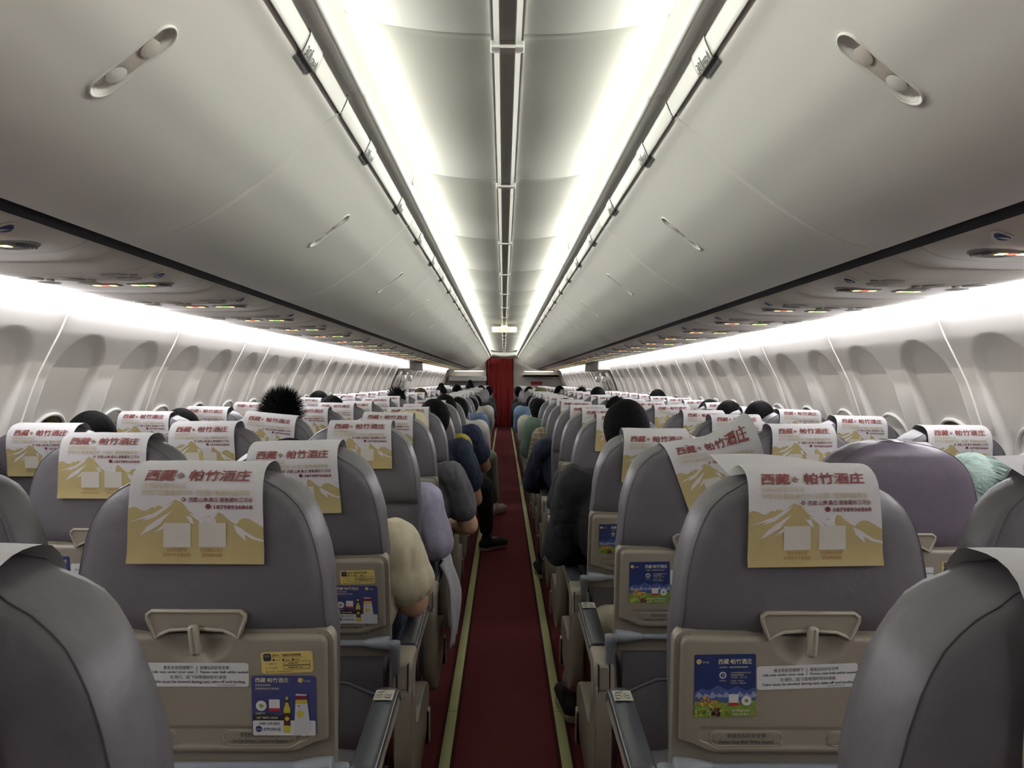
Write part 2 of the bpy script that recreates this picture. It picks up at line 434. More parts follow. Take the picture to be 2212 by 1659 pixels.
# valances with cove lights
VP = [(.352, .793), (.349, .784), (.345, .765), (.343, .735), (.346, .71), (.352, .697), (.358, .695), (.364, .698), (.372, .703), (.384, .704), (.393, .699), (.398, .694)]
VPS = smooth_path(VP, 3)
def valance(sd):
    b = MB(); L = 1.474-.006; n0 = len(VPS)
    cx, cz = .362, .745
    ys = [(0, .80), (.006, .90), (.03, 1.0), (L-.08, 1.0), (L-.02, .96), (L, .93)]
    b.grid([[(sd*(cx+(x-cx)*s), y, cz+(z-cz)*s) for x, z in VPS] for y, s in ys], RAILM, True, flip=(sd < 0))
    b.grid([[(sd*(cx+(x-cx)*s), y, cz+(z-cz)*s) for x, z in (VPS[0], (.358, .794), (.364, .78), (.40, .772), (.42, .775))] for y, s in ys], RAILM, False)
    return b
COVER_G = []
for sd, nm in ((-1, 'left'), (1, 'right')):
    first = None; fl = None
    for k in range(-1, 16):
        y = 2.05+1.474*(k-1)
        if first is None:
            o = valance(sd).build('cove_valance'); first = o
            b = MB(); b.add([(sd*.4541, .02, .8275), (sd*.4499, .02, .8355), (sd*.4499, 1.454, .8355), (sd*.4541, 1.454, .8275)], [(0, 1, 2, 3) if sd < 0 else (3, 2, 1, 0)], COVE)
            b.grid([[(sd*x, y, z) for x, z in ((.4575, .802), (.4575, .8245), (.4495, .8395), (.4555, .848), (.466, .83), (.466, .802))] for y in (.02, 1.454)], RAILM, False, cv=True)
            o2 = b.build('cove_lamp'); fl = o2
        else:
            o = first.copy(); COL.objects.link(o); o2 = fl.copy(); COL.objects.link(o2)
        o.location = (0, y, EYE); o2.location = (0, y, EYE)
        tag(o, '%s rounded white valance piece edging the ceiling light on the %s' % (ordn(k+1), nm), 'valance', 'ceiling valance pieces on the %s' % nm)
        tag(o2, 'ceiling wash lamp hidden behind the %s valance piece on the %s' % (ordn(k+1), nm), 'lamp', 'ceiling wash lamps on the %s' % nm)
for sd, y, nm in ((-1, 3.05, 'left'), (1, 4.5, 'right'), (-1, 9.2, 'left'), (1, 9.2, 'right')):
    b = MB(); b.tube([(sd*(.343+.0), y+u, EYE+.735+v) for u, v in rr_pts(-.022, -.014, .022, .014, .012, 4)], .004, RAILM, 6, closed=True)
    b.ell((sd*.345, y, EYE+.735), (.005, .02, .013), PSUM, 10, 6)
    tag(b.build('call_light'), 'small oval light on the %s %s ceiling valance' % ('nearer' if y < 8 else 'farther', nm), 'light')
# backing above rail so no leaks
for sd, nm in ((-1, 'left'), (1, 'right')):
    b = MB(); b.grid([[(sd*x, y, EYE+z) for x, z in ((.40, .77), (.472, .785), (.485, .99))] for y in (Y0, Y1)], PANEL, False)
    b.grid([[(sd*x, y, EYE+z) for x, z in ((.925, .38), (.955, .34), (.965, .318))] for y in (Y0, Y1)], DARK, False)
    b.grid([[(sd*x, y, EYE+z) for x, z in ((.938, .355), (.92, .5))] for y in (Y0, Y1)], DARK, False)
    struct(b.build('trim_%d' % (1 if sd < 0 else 2)))

# ------------------------------------------------------------------ passenger service panels
PP = [(.963, .333), (.964, .323), (.972, .314), (1.0, .300), (1.04, .291), (1.1, .286), (1.25, .284), (1.4, .288), (1.46, .294), (1.478, .300)]
PPS = smooth_path(PP, 3)
def pz(x): return interp([p[0] for p in PP[2:]], [p[1] for p in PP[2:]], x)
SIGNR = mat('sign_red', (255, 70, 60), emit=3.5); SIGNW = mat('sign_amber', (255, 225, 130), emit=3.0); SIGNG = mat('sign_green', (120, 235, 90), emit=3.0)
BLUEL = mat('lens_blue', '2a2f68', .15)
for sd, nm in ((-1, 'left'), (1, 'right')):
    def disc(b, x, y, r, m, h=.0015, ry=None):
        n = 20; P = []
        for rr, hh in ((r, 0), (r*.97, h), (r*.85, h)):
            P.append([(sd*(x+rr*cos(2*pi*i/n)), y+rr*(ry or 1)*sin(2*pi*i/n), pz(x+rr*cos(2*pi*i/n))-.0016-hh) for i in range(n)])
        b.grid(P, m, True, cv=True, capu=True)
    root = bpy.data.objects.new('passenger_service_unit', None); COL.objects.link(root)
    b = MB()
    b.grid([[(sd*x, y, z+dz) for x, z in PPS] for y, dz in ((-.42, .006), (-.416, 0), (.313, 0), (.317, .006))], PSUM, True, flip=(sd > 0))
    for ys in (-.2, .19):
        b.grid([[(sd*x, y, z-.0004) for x, z in PPS[2:-4]] for y in (ys-.0009, ys+.0009)], GREYLINE, False)
    b.build('panel', root)
    for x, y in ((1.366, -.07), (1.247, -.07), (1.09, -.15)):
        b = MB(); disc(b, x, y, .034, DISCM); disc(b, x-.045, y+.02, .011, DISCM, .004); b.build('air_vent', root)
    for x, y in ((1.37, .03), (1.24, .01), (1.085, -.07)):
        b = MB(); disc(b, x, y, .034, DISCM); b.build('reading_light', root)
    b = MB(); disc(b, 1.0, -.07, .02, PSUM, .003); disc(b, 1.0, -.07, .016, BLUEL, .006); b.build('call_lens', root)
    b = MB(); disc(b, 1.075, .08, .056, DISCM, .001)
    for q in range(1, 7):
        r = .008*q
        for a0 in (-.8, pi-.8):
            pts = [(sd*(1.075+r*cos(a0+1.6*i/8)), .08+r*sin(a0+1.6*i/8), pz(1.075)-.0035) for i in range(9)]
            b.tube(pts, .0016, GREYLINE, 5)
    b.build('speaker_grille', root)
    xr, xg = (1.215, 1.10) if sd < 0 else (1.10, 1.235)
    for x, m, pn in ((xr, SIGNR, 'no_smoking_sign'), (xg, SIGNG, 'seat_belt_sign')):
        b = MB(); b.box(min(sd*(x-.045), sd*(x+.045)), max(sd*(x-.045), sd*(x+.045)), .035, .085, pz(x)-.004, pz(x)+.01, DISCM, .004)
        zz = pz(x)-.0048
        fn = lambda u, v: (sd*x+u, .06+v, zz)
        for u0 in (-.034, .014): b.rrect(u0, -.012, u0+.02, .012, .003, fn, SIGNW)
        b.disc((0, 0), .011, fn, m, 14)
        b.build(pn, root)
    protop = root
    ks = list(range(-3, 29))
    for i, k in enumerate(ks):
        y = 2.47+.737*k
        if k < -1: y = 2.47+.737*k
        o = protop if i == 0 else copy_tree(protop)
        o.location = (0, y, EYE)
        num = 29-k
        tag(o, 'grey overhead service panel with vents and lit signs above row %d on the %s' % (num, nm), 'service panel', 'service panels on the %s' % nm)
    # soffit beyond last
    # rail trim outboard of PSU and light strips
    b = MB()
    b.box(min(sd*1.476, sd*1.482), max(sd*1.476, sd*1.482), Y0, Y1, EYE+.296, EYE+.33, RAILM)
    b.box(min(sd*1.482, sd*1.487), max(sd*1.482, sd*1.487), Y0, Y1, EYE+.304, EYE+.33, DARK)
    b.box(min(sd*1.38, sd*1.585), max(sd*1.38, sd*1.585), EX0, EX1, 1.50, EYE+.36, DISCM, .01)
    struct(b.build('trim_%d' % (3 if sd < 0 else 4)))
    ed = [-1.1, -.1] + seams
    k = 0
    for a, c in zip(ed[:-1], ed[1:]):
        if a >= EX0-.01 and c <= EX1+.01: continue
        if c > 22.8: continue
        b = MB(); g = .012
        b.grid([[(sd*x, yy, z) for x, z in ((1.4875, .304), (1.489, .291), (1.499, .285), (1.508, .292))] for yy in (a+g, c-g)], SIDEL, False)
        b.box(min(sd*1.489, sd*1.509), max(sd*1.489, sd*1.509), a+g, c-g, .306, .33, RAILM)
        o = b.build('sidewall_lamp', loc=(0, 0, EYE)); k += 1
        tag(o, '%s bright white strip lamp along the top of the %s sidewall' % (ordn(k-1), nm), 'strip lamp', 'sidewall strip lamps on the %s' % nm)

# ------------------------------------------------------------------ ends
b = MB()
b.add([(-1.9, Y0, 0), (1.9, Y0, 0), (1.9, Y0, 2.5), (-1.9, Y0, 2.5)], [(0, 1, 2, 3)], mat('bulkhead_aft', '4a4846', .8)); struct(b.build('wall_back'))
b = MB()
b.box(-1.8, -.52, 24.5, 24.56, 0, 2.4, WALLM); b.box(.28, 1.8, 24.5, 24.56, 0, 2.4, WALLM); b.box(-.52, .28, 24.5, 24.56, 2.0, 2.4, WALLM)
struct(b.build('wall_front'))
b = MB(); b.box(-1.8, 1.8, 25.2, 25.25, 0, 2.4, DARK); struct(b.build('wall_galley'))
b = MB()
PR = smooth_path([(24.5, 2.20), (24.3, 2.18), (24.2, 2.12), (24.22, 2.05), (24.35, 2.01), (24.5, 2.005)], 3)
b.grid([[(x, y, z+.04*abs(x/.46)**3) for y, z in PR] for x in [-.46+.092*i for i in range(11)]], PANEL, True)
struct(b.build('trim_5'))
b = MB()
P = []
for i in range(90):
    x = -.50+.76*i/89; P.append([(x+(.03*sin(i*.3) if z < 1.2 else 0), 24.38+.022*sin(i*.75+.5*sin(i*.21))+.012*sin(i*1.9), z) for z in [.02+.1*j for j in range(20)]+[1.99]])
b.grid(P, CURT, True)
tag(b.build('aisle_curtain'), 'red pleated curtain closing the far end of the aisle', 'curtain')
b = MB(); b.tube([(-.52, 24.38, 2.0), (.28, 24.38, 2.0)], .012, SILVER, 8); tag(b.build('curtain_rod'), 'thin rod carrying the red curtain', 'rod')
b = MB(); b.box(.80, 1.13, 24.47, 24.5, 1.215, 1.315, mat('sign_crimson', 'a81f22', .5), .006)
tag(b.build('bulkhead_sign'), 'flat red sign on the white front wall right of the curtain', 'sign')
for sd, nm, x0, x1, z0, z1 in ((-1, 'left', -1.58, -.50, 1.31, 1.46), (1, 'right', .52, 1.6, 1.44, 1.51)):
    b = MB(); b.box(x0, x1, 23.6, 24.48, z0, z1, RAILM, .03)
    tag(b.build('stowage_cabinet'), 'white rounded stowage unit under the bins at the front %s' % nm, 'cabinet')
for sd, nm in ((-1, 'left'), (1, 'right')):  # fill strips added only to brighten the front wall, not cabin fixtures
    b = MB(); b.box(min(sd*.6, sd*1.45), max(sd*.6, sd*1.45), 24.30, 24.34, 1.60, 1.62, mat('front_wall_fill', (255, 250, 240), emit=1.6)); b.box(min(sd*.6, sd*1.45), max(sd*.6, sd*1.45), 24.28, 24.36, 1.621, 1.64, RAILM)
    tag(b.build('wall_lamp'), 'added white fill strip brightening the front wall on the %s of the curtain' % nm, 'lamp')
# exit sign
ex = thing('exit_sign', 'hanging cream exit sign with red lettering and arrows above the aisle', 'sign', (.0, 12.4, EYE+.763))
SGN = mat('sign_cream', (255, 246, 205), emit=.4); SRD = mat('sign_red_text', '8c1f10', .6)
b = MB(); b.box(-.186, .186, -.02, .02, -.045, .042, SGN, .018); b.build('housing', ex)
b = MB(); fn = lambda u, v: (u, -.0206, v)
b.text('←', -.145, -.021, .034, fn, SRD, fit=.038, bold=.01); b.text('出', -.092, -.02, .042, fn, SRD, bold=.02, fit=.045); b.text('口', -.035, -.02, .042, fn, SRD, bold=.02, fit=.042)
b.text('EXIT', .028, -.018, .044, fn, SRD, fit=.072, bold=.02); b.text('→', .112, -.021, .034, fn, SRD, fit=.038, bold=.01)
b.build('lettering', ex)
b = MB(); b.box(-.05, .05, -.03, .03, .042, .058, SGN, .01); b.box(-.03, .03, -.01, .01, .05, .1, SGN); b.build('bracket', ex)


# ================================================================== SEATS
def hw(s_): return interp([0, .2, .4, .52, .60, .65, .70, .73, .752, .768, .778, .785], [.195, .205, .213, .214, .209, .200, .184, .165, .138, .105, .07, .012], s_)
def bulge(s_): return interp([.49, .505, .515, .53, .56, .70, .76, .785], [0, 0, -.012, -.020, -.022, -.016, -.008, .012], s_)
def thick(s_): return interp([0, .3, .6, .74, .77, .785], [.10, .115, .125, .115, .095, .06], s_)
SV = [0, .1, .2, .3, .4, .46, .49, .50, .507, .512, .52, .535, .56, .60, .63, .66, .69, .71, .725, .738, .75, .76, .768, .775, .780, .785]
def backrest_mesh(m, seed, detail=True):
    b = MB(); G = []
    sv = SV if detail else SV[::3]+[.76, .775, .785]
    sv = sorted(set(sv))
    for s_ in sv:
        w = hw(s_); y0 = bulge(s_); t = thick(s_); y1 = y0+t+.0
        half = [(0, y0-.004), (.35, y0-.004), (.65, y0-.002), (.86, y0+.002), (.955, y0+.008), (.985, y0+.014), (1.0, y0+.024), (1.012, y0+.05), (1.012, y0+t*.6), (.985, y1-.016), (.93, y1-.004), (.7, y1-.008), (.35, y1-.012), (0, y1-.014)]
        if not detail: half = half[::2]+[half[-1]]
        def q(f, y, sg):
            x = sg*f*w; n = noise.noise(Vector((x*9+seed, s_*9, y*9)))*.0035+noise.noise(Vector((x*25+seed, s_*14, y*20)))*.0018
            return (x*(1+n*2), y+n, s_+(n*.6 if s_ > .05 else 0))
        loop = [q(f, y, 1) for f, y in half] + [q(f, y, -1) for f, y in half[::-1][1:-1]]
        G.append(loop)
    b.grid(G, m, True, cv=True, capu=True)
    if detail:
        P = [(hw(s_)*.975, bulge(s_)+.009, s_) for s_ in SV if s_ > .50]
        P = [(x, y, z) for x, y, z in P]; P += [(-x, y, z) for x, y, z in P[::-1][1:]]
        b.tube(P, .0008, PIPING, 5)
    return b
# ---- headrest cover
CPATH = smooth_path([(.112, .64), (.118, .70), (.108, .755), (.085, .783), (.05, .791), (.018, .790), (-.005, .779), (-.0165, .760), (-.0215, .735), (-.0245, .70), (-.0265, .66), (-.029, .634)], 4)
CA = [0]
for p, q in zip(CPATH[:-1], CPATH[1:]): CA.append(CA[-1]+math.dist(p, q))
def cpt(l):
    l = max(0, min(CA[-1]-1e-6, l)); i = 0
    while CA[i+1] < l: i += 1
    t = (l-CA[i])/(CA[i+1]-CA[i]); p, q = CPATH[i], CPATH[i+1]
    return p[0]+(q[0]-p[0])*t, p[1]+(q[1]-p[1])*t, q[0]-p[0], q[1]-p[1]
CW, CTOT = .216, CA[-1]
LREAR = CTOT-.163      # arclength where the rear sheet starts
HH = .163
def cover_mesh(lod, seed=0, w=CW, lift=0, twist=0, pr=True):
    b = MB()
    def f(u, v, o=.0):
        # u in 0..1 left-right, v 0 at rear fold .. 1 bottom edge
        l = LREAR + v*HH; y, z, ty, tz = cpt(l); n = math.hypot(ty, tz); ny, nz = tz/n, -ty/n
        x = (u-.5)*w*(1+.05*max(0, v))
        bump = .0012*noise.noise(Vector((x*16+seed*3, v*4, seed)))
        if lift: bump += lift*max(0, (u-.55))*max(0, 1-abs(v)*1.4) 
        o2 = o + bump*1.2 + (.004 if v > .9 else 0)*(v-.9)*6
        sh = twist*max(0, (v+.1))*.05
        sc = (u-.5)*(twist)*.02*max(0,v)
        return (x+sh, y+ny*o2, z+nz*o2 + sc)
    nv, nu = (26, 16) if lod == 0 else (12, 6)
    vs = [-(LREAR)/HH*(1-i/nv) if False else -(LREAR/HH)+(1+LREAR/HH)*i/nv for i in range(nv+1)]
    b.grid([[f(i/nu, v) for i in range(nu+1)] for v in vs], CLOTH, True, flip=True)
    if not pr: return b
    e1, e2, e3 = .0007, .0011, .0015
    gold = [(0, 1), (0, .445), (.03, .425), (.06, .43), (.10, .46), (.13, .465), (.16, .44), (.18, .425), (.195, .44), (.215, .415), (.25, .42), (.265, .435), (.30, .395), (.335, .36), (.35, .35), (.372, .372), (.39, .37), (.41, .405), (.43, .44), (.455, .475), (.50, .50), (.545, .535), (.58, .525), (.60, .51), (.625, .53), (.65, .555), (.66, .49), (.675, .475), (.695, .49), (.725, .53), (.76, .57), (.80, .60), (.83, .55), (.865, .535), (.90, .545), (.935, .575), (.965, .60), (1, .63), (1, 1)]
    # gold area as columns so that it follows the sheet
    cols = 40 if lod == 0 else 14
    top = gold[1:-1]
    us = [i/cols for i in range(cols+1)]
    if lod == 0: us = sorted(set(us+[p[0] for p in top]))
    xs_, ys_ = [p[0] for p in top], [p[1] for p in top]
    b.grid([[f(u, t+(1-t)*k/5, e1) for k in range(6)] for u in us for t in [interp(xs_, ys_, u)]], GOLD, True)
    F = lambda o: (lambda u, v: f(u, v, o))
    for pl in ([(0, .58), (.10, .535), (.16, .50), (.20, .495), (.17, .525), (.10, .55)], [(.105, .57), (.19, .49), (.335, .375), (.30, .43), (.20, .53)],
               [(.09, .72), (.14, .63), (.20, .57), (.33, .46), (.26, .56), (.24, .60), (.17, .66)], [(.20, .68), (.27, .60), (.29, .63)],
               [(.40, .47), (.43, .52), (.47, .52), (.49, .60), (.46, .58)], [(.45, .49), (.52, .50), (.60, .62), (.57, .66), (.52, .56)], [(.54, .53), (.58, .58), (.66, .60), (.64, .52), (.60, .60)],
               [(.78, .60), (.84, .64), (.88, .68), (.94, .73), (1.0, .755), (1.0, .775), (.92, .75), (.86, .70), (.87, .77), (.80, .68)]):
        b.poly(pl, F(e2), CLOTH)
    asp = w/HH
    def tx(t, u, v, hgt, m, width, o=e3, bold=0, shear=0):
        # u,v of lower-left corner, height in v units, width in u units
        fn = lambda a, c: f(a, v-c, o)
        V, Fc, ww = glyphs(t, bold, shear); k = width/ww; kv = hgt/.9
        b.add([fn(u+a*k, c*kv) for a, c in V], Fc, m)
    for du, dv in ((0, 0), (.0045, 0), (.0022, -.003)):
        tx('西藏', .093+du, .153+dv, .122, REDP, .235, bold=.008, shear=.12, o=e3+du*.04); tx('帕竹酒庄', .425+du, .153+dv, .122, REDP, .475, bold=.008, shear=.12, o=e3+du*.04)
    for r, m in ((.028, REDP), (.019, CLOTH), (.012, REDP)):
        b.poly([(.368-r, .11), (.368, .11-r*asp*1.0), (.368+r, .11), (.368, .11+r*asp*1.0)], F(e2+.0004+(.028-r)*.05), m)
    if lod == 0:
        tx('世界纪录官方认证', .095, .235, .052, GOLDT, .33, bold=.02); tx('世界海拔最高威代尔（冰酒）葡萄种植基地', .09, .305, .055, GOLDT, .81, bold=.02)
        tx('西藏.山南.桑日 雅鲁藏布江河谷', .445, .372, .048, MAROON, .48, bold=.03)
        b.poly([(.41-.018, .35), (.41, .35-.018*asp), (.41+.018, .35), (.41, .35+.018*asp)], F(e3), MAROON); b.disc((.41, .35), .008, F(e3+.0004), CLOTH, 10)
        b.disc((.595, .418), .02, F(e3), MAROON, 14, .02*asp); tx('18798936868', .63, .443, .05, MAROON, .295, bold=.03)
        tx('添加专属客服', .29, .875, .035, BROWNP, .15, bold=.02); tx('解锁更多优惠福利', .265, .925, .035, BROWNP, .20, bold=.02)
        tx('关注微信公众号', .535, .875, .035, BROWNP, .165, bold=.02); tx('获取藏地佳酿', .545, .925, .035, BROWNP, .15, bold=.02)
    else:
        b.poly([(.09, .235), (.43, .235), (.43, .20), (.09, .20)], F(e3), CLOTH) if False else None
        tx('世界海拔最高威代尔（冰酒）葡萄种植基地', .09, .30, .05, GOLDT, .81); tx('西藏.山南.桑日 雅鲁藏布江河谷', .445, .372, .048, MAROON, .48)
        tx('18798936868', .63, .443, .05, MAROON, .295, bold=.02)
    for u0 in (.265, .525):
        b.poly([(u0, .83), (u0+.20, .83), (u0+.20, .585), (u0, .585)], F(e2+.0003), QRP)
    return b
# ---- tray table (relief panel) and shell
TW, TB, TT = .213, .307, .512
TY = -.030
def shell_mesh():
    b = MB()
    pts = rr_pts(-TW-.010, .24, TW+.010, TT+.006, .022)
    for y in (-.004,): b.poly(pts, lambda x, z: (x, -.016, z), BEIGE)
    b.grid([[(x, -.016, z) for x, z in pts+[pts[0]]], [(x*1.0, .012, z) for x, z in pts+[pts[0]]]], BEIGE, True)
    # latch bezel above the tray
    bz = [(-.070, TT-.004), (-.060, TT+.003), (-.045, TT+.010), (0, TT+.013), (.045, TT+.010), (.060, TT+.003), (.070, TT-.004), (.082, TT+.030), (.082, TT+.037), (.074, TT+.044), (-.074, TT+.044), (-.082, TT+.037), (-.082, TT+.030)]
    b.poly(bz, lambda x, z: (x, -.034, z), BEIGE)
    c = bz+[bz[0]]
    b.grid([[(x, -.034, z) for x, z in c], [(x, 0, z) for x, z in c]], BEIGE, False)
    b.tube([(x*.985, -.034, TT+.02+(z-TT-.02)*.95) for x, z in bz], .0035, BEIGE2, 6, closed=True)
    b.poly([(x*.86, TT+.022+(z-TT-.02)*.62) for x, z in bz], lambda x, z: (x, -.0347, z), BEIGE)
    return b
def relief(x, z):
    d = min(TW-abs(x), TT-z, z-TB+.0); h = 0
    if d < .010: h += .008*(1-math.sqrt(max(0, 1-((.010-d)/.010)**2)))
    r = math.hypot(x/.060, (TT-.006-z)/.044)
    if z > TT-.05 and r < 1: h += .010*min(1, (1-r)/.35)*(1 if z < TT-.003 else .6)
    zz = z-TB
    if -.180 < x < .180 and .012 < zz < .048:
        e = min(zz-.012, .048-zz, x+.18, .18-x); h += .0022*min(1, e/.003)
        for cx in (-.1, .1):
            e2 = min(.060-abs(x-cx), .0125-abs(zz-.0285)); 
            if e2 > 0: h -= .0018*min(1, e2/.002)
    return h
def tray_mesh():
    b = MB()
    xs = sorted(set([-TW+.0018*i for i in range(6)]+[TW-.0018*i for i in range(6)]+[-TW+.01+(2*TW-.02)*i/110 for i in range(111)]))
    zz = sorted(set([TB+.0018*i for i in range(6)]+[TT-.0018*i for i in range(6)]+[TB+.01+(TT-TB-.02)*i/64 for i in range(65)]))
    def px(x, z):   # rounded corners and cut lower corners
        r = .016; dz = min(z-TB, TT-z)
        w = TW if dz > r else TW-r+math.sqrt(max(0, r*r-(r-dz)**2))
        if z-TB < .022: w = min(w, TW-.060+(z-TB)/.022*.048 if z-TB > .002 else TW-.07)
        return x*w/TW
    G = [[(px(x, z), TY+relief(x, z), z) for x in xs] for z in zz]
    b.grid(G, BEIGE, True)
    edge = [(px(-TW, z), z) for z in zz]+[(x, TT) for x in (-TW+.016, TW-.016)]+[(px(TW, z), z) for z in zz[::-1]]
    e = edge+[edge[0]]
    b.grid([[(x, TY+.008, z) for x, z in e], [(x, -.012, z) for x, z in e]], BEIGE, True)
    fn = lambda x, z: (x, TY+.0000, TB+z)
    for cx, c, t in ((-.1, '就座后扣好安全带', 'Fasten Seat Belt While Seated'), (.1, '使用座椅坐垫作救生浮物', 'Use Seat Bottom Cushion For Flotation')):
        b.text(c, cx, .0305, .008, fn, INK, 'c', fit=.066); b.text(t, cx, .0205, .0072, fn, INK, 'c', fit=.092, bold=.01)
        b.tube([(cx+x, TY+.0008, TB+.0285+z) for x, z in rr_pts(-.0605, -.0125, .0605, .0125, .012, 5)], .0007, BEIGE2, 4, closed=True)
    return b
def lever_mesh():
    b = MB(); b.box(-.0085, .0085, -.052, -.036, -.030, .022, BEIGE2, .005); b.cap((0, -.036, .012), (0, -.02, .012), .006, .006, BEIGE2); return b
STK = TY-.0008
def sticker_safety(tilt=0):
    b = MB(); c, s_ = cos(tilt), sin(tilt)
    f = lambda o: (lambda x, z: (x*c-z*s_, STK-o, TT-.067+x*s_+z*c))
    b.rrect(-.086, -.0205, .084, .0205, .005, f(0), STICK)
    g = f(.0005)
    b.text('救生衣在您座椅下', -.0575, .0098, .006, g, INK, fit=.050); b.text('就座后扣好安全带', .0035, .0098, .006, g, INK, fit=.048)
    b.text('Life vest under your seat', -.076, .003, .0052, g, INK, fit=.069, bold=.012); b.text('Fasten seat belt while seated', .0035, .003, .0052, g, INK, fit=.079, bold=.012)
    b.rrect(-.0022, .002, -.0016, .0155, .0002, g, INK)
    b.text('在滑行、起飞及降落时扣好桌板', 0, -.0065, .0062, g, INK, 'c', fit=.094); b.text('Table must be stowed during taxi, take off and landing', .0, -.0138, .0056, g, INK, 'c', fit=.155, bold=.012)
    b.text('HNAYBP0010310JN', .062, -.0182, .0025, g, GREYLINE, 'r', fit=.03)
    return b
def sticker_wifi(tilt=.04):
    b = MB(); c, s_ = cos(tilt), sin(tilt)
    f = lambda o: (lambda x, z: (.148+x*c-z*s_, STK-o, TT-.045+x*s_+z*c))
    b.rrect(-.043, -.0185, .043, .0185, .005, f(0), YEL); g = f(.0005)
    b.rrect(-.039, .003, -.026, .016, .003, g, INK); b.disc((-.0325, .0115), .005, f(.0008), GREYLINE, 12, .0025)
    b.text('连WiFi，海量娱乐内容免费看', -.024, .0108, .0042, g, INK, fit=.048, bold=.02); b.text('Enjoy free WiFi and entertainment', -.024, .0082, .0018, g, INK, fit=.05)
    for k in range(3):
        b.disc((-.022+.016*k, .0045), .0019, g, INK, 10); b.text('娱乐服务', -.019+.016*k, .0035, .0022, g, INK, fit=.008)
    b.text('1.', -.036, -.0035, .0035, g, INK, bold=.02); b.text('2.', -.036, -.0105, .0035, g, INK, bold=.02); b.text('连接WiFi', -.031, -.003, .0026, g, INK, fit=.014); b.text('打开浏览器', -.031, -.010, .0026, g, INK, fit=.014)
    for z0, t in ((-.0045, 'weflywifi'), (-.0115, 'weflywifi.com')):
        b.tube([(lambda p: p)(f(.0006)(x, z)) for x, z in rr_pts(-.006, z0, .038, z0+.0062, .0008, 2)], .0003, INK, 4, closed=True)
        b.text(t, .0015, z0+.0018, .0034, g, INK, fit=.017 if len(t) < 10 else .025, bold=.02)
    b.text('● 若无法弹出，请在浏览器输入网址打开', -.036, -.0163, .0024, g, INK, fit=.045)
    return b
def logo(b, x, z, g, g2):
    b.disc((x, z), .0045, g, YEL, 16); b.rrect(x+.0015, z-.0045, x+.0021, z+.003, .0002, g2, NAVY)
    b.text('怕竹酒庄', x+.006, z-.0025, .003, g, CREAMTX, fit=.011)
def ad_grapes(tilt=.02):
    b = MB(); c, s_ = cos(tilt), sin(tilt)
    f = lambda o: (lambda x, z: (-.139+x*c-z*s_, STK-o, TT-.083+x*s_+z*c))
    b.rrect(-.0515, -.054, .0515, .054, .003, f(0), NAVY); g = f(.0005); g2 = f(.0008)
    SN = mat('ad_snow', '8890a8'); SN2 = mat('ad_blue', '3f4f86'); GR = mat('ad_vineyard', '6f8436', var=.4, scale=400)
    b.poly([(-.0515, -.012), (-.04, -.004), (-.028, -.008), (-.012, .001), (.004, -.008), (.02, -.001), (.035, -.009), (.0515, -.003), (.0515, -.030), (-.0515, -.030)], g, SN2)
    for k in range(9):
        x = -.045+.0115*k; b.poly([(x-.006, -.018-.002*(k % 3)), (x, -.010-.003*(k % 2)), (x+.008, -.017), (x+.003, -.021)], g2, SN)
    b.poly([(-.0515, -.027), (0, -.029), (.0515, -.026), (.0515, -.054), (-.0515, -.054)], g2, GR)
    g3 = f(.0012); rnd = random.Random(3)
    for cx, cz, n, m, sp in ((-.034, -.026, 24, mat('grape_gold', 'cf9d4d', .4), .010), (-.018, -.034, 24, mat('grape_gold', 'cf9d4d', .4), .010), (-.042, -.046, 22, mat('grape_green', 'a3b34a', .4), .009), (-.016, -.046, 26, mat('grape_purple', '5d2a40', .4), .008), (.0, -.048, 22, mat('grape_green', 'a3b34a', .4), .009), (-.030, -.042, 12, mat('grape_leaf', '97a858', .5), .008)):
        for _ in range(n):
            x = max(-.049, cx+rnd.uniform(-sp, sp)); z = max(-.052, cz+rnd.uniform(-sp, sp)*.8)
            b.disc((x, z), .0019, g3, m, 8)
    logo(b, -.044, .042, g, g2)
    b.text('西藏·帕竹酒庄', -.012, .038, .0085, g, CREAMTX, fit=.057, bold=.02)
    b.text('导航搜索：海拔最高葡萄种植基地', -.010, .0305, .0028, g, CREAMTX, fit=.048)
    b.disc((-.004, .018), .006, g, STICK, 16); b.disc((-.004, .018), .004, g2, NAVY, 12); b.text('世', -.004, .0162, .004, g3, STICK, 'c')
    b.text('世界纪录认证', -.004, .0075, .0022, g, CREAMTX, 'c', fit=.012)
    for k, t in enumerate(('大世界海拔最高葡萄酒产区认证', '海拔最高的葡萄园', '认证海拔：3563.31米', '认证机构：世界纪录', '认证地点：西藏山南')):
        b.text(t, .009, .021-.004*k-(.002 if k > 2 else 0), .0024, g, CREAMTX, fit=(.034, .022, .028, .022, .026)[k])
    b.rrect(.006, -.0345, .0225, -.015, .001, g3, STICK); b.rrect(.006, -.0345, .0225, -.0295, .001, f(.0015), mat('ad_red', 'a82632'))
    b.disc((.036, -.0265), .0085, g3, STICK, 20); b.disc((.036, -.0265), .003, f(.0015), GR, 10)
    b.text('18798936868', .010, -.045, .004, g3, STICK, fit=.031); b.text('西藏·山南·桑日', .012, -.0515, .0035, g3, STICK, fit=.028)
    return b
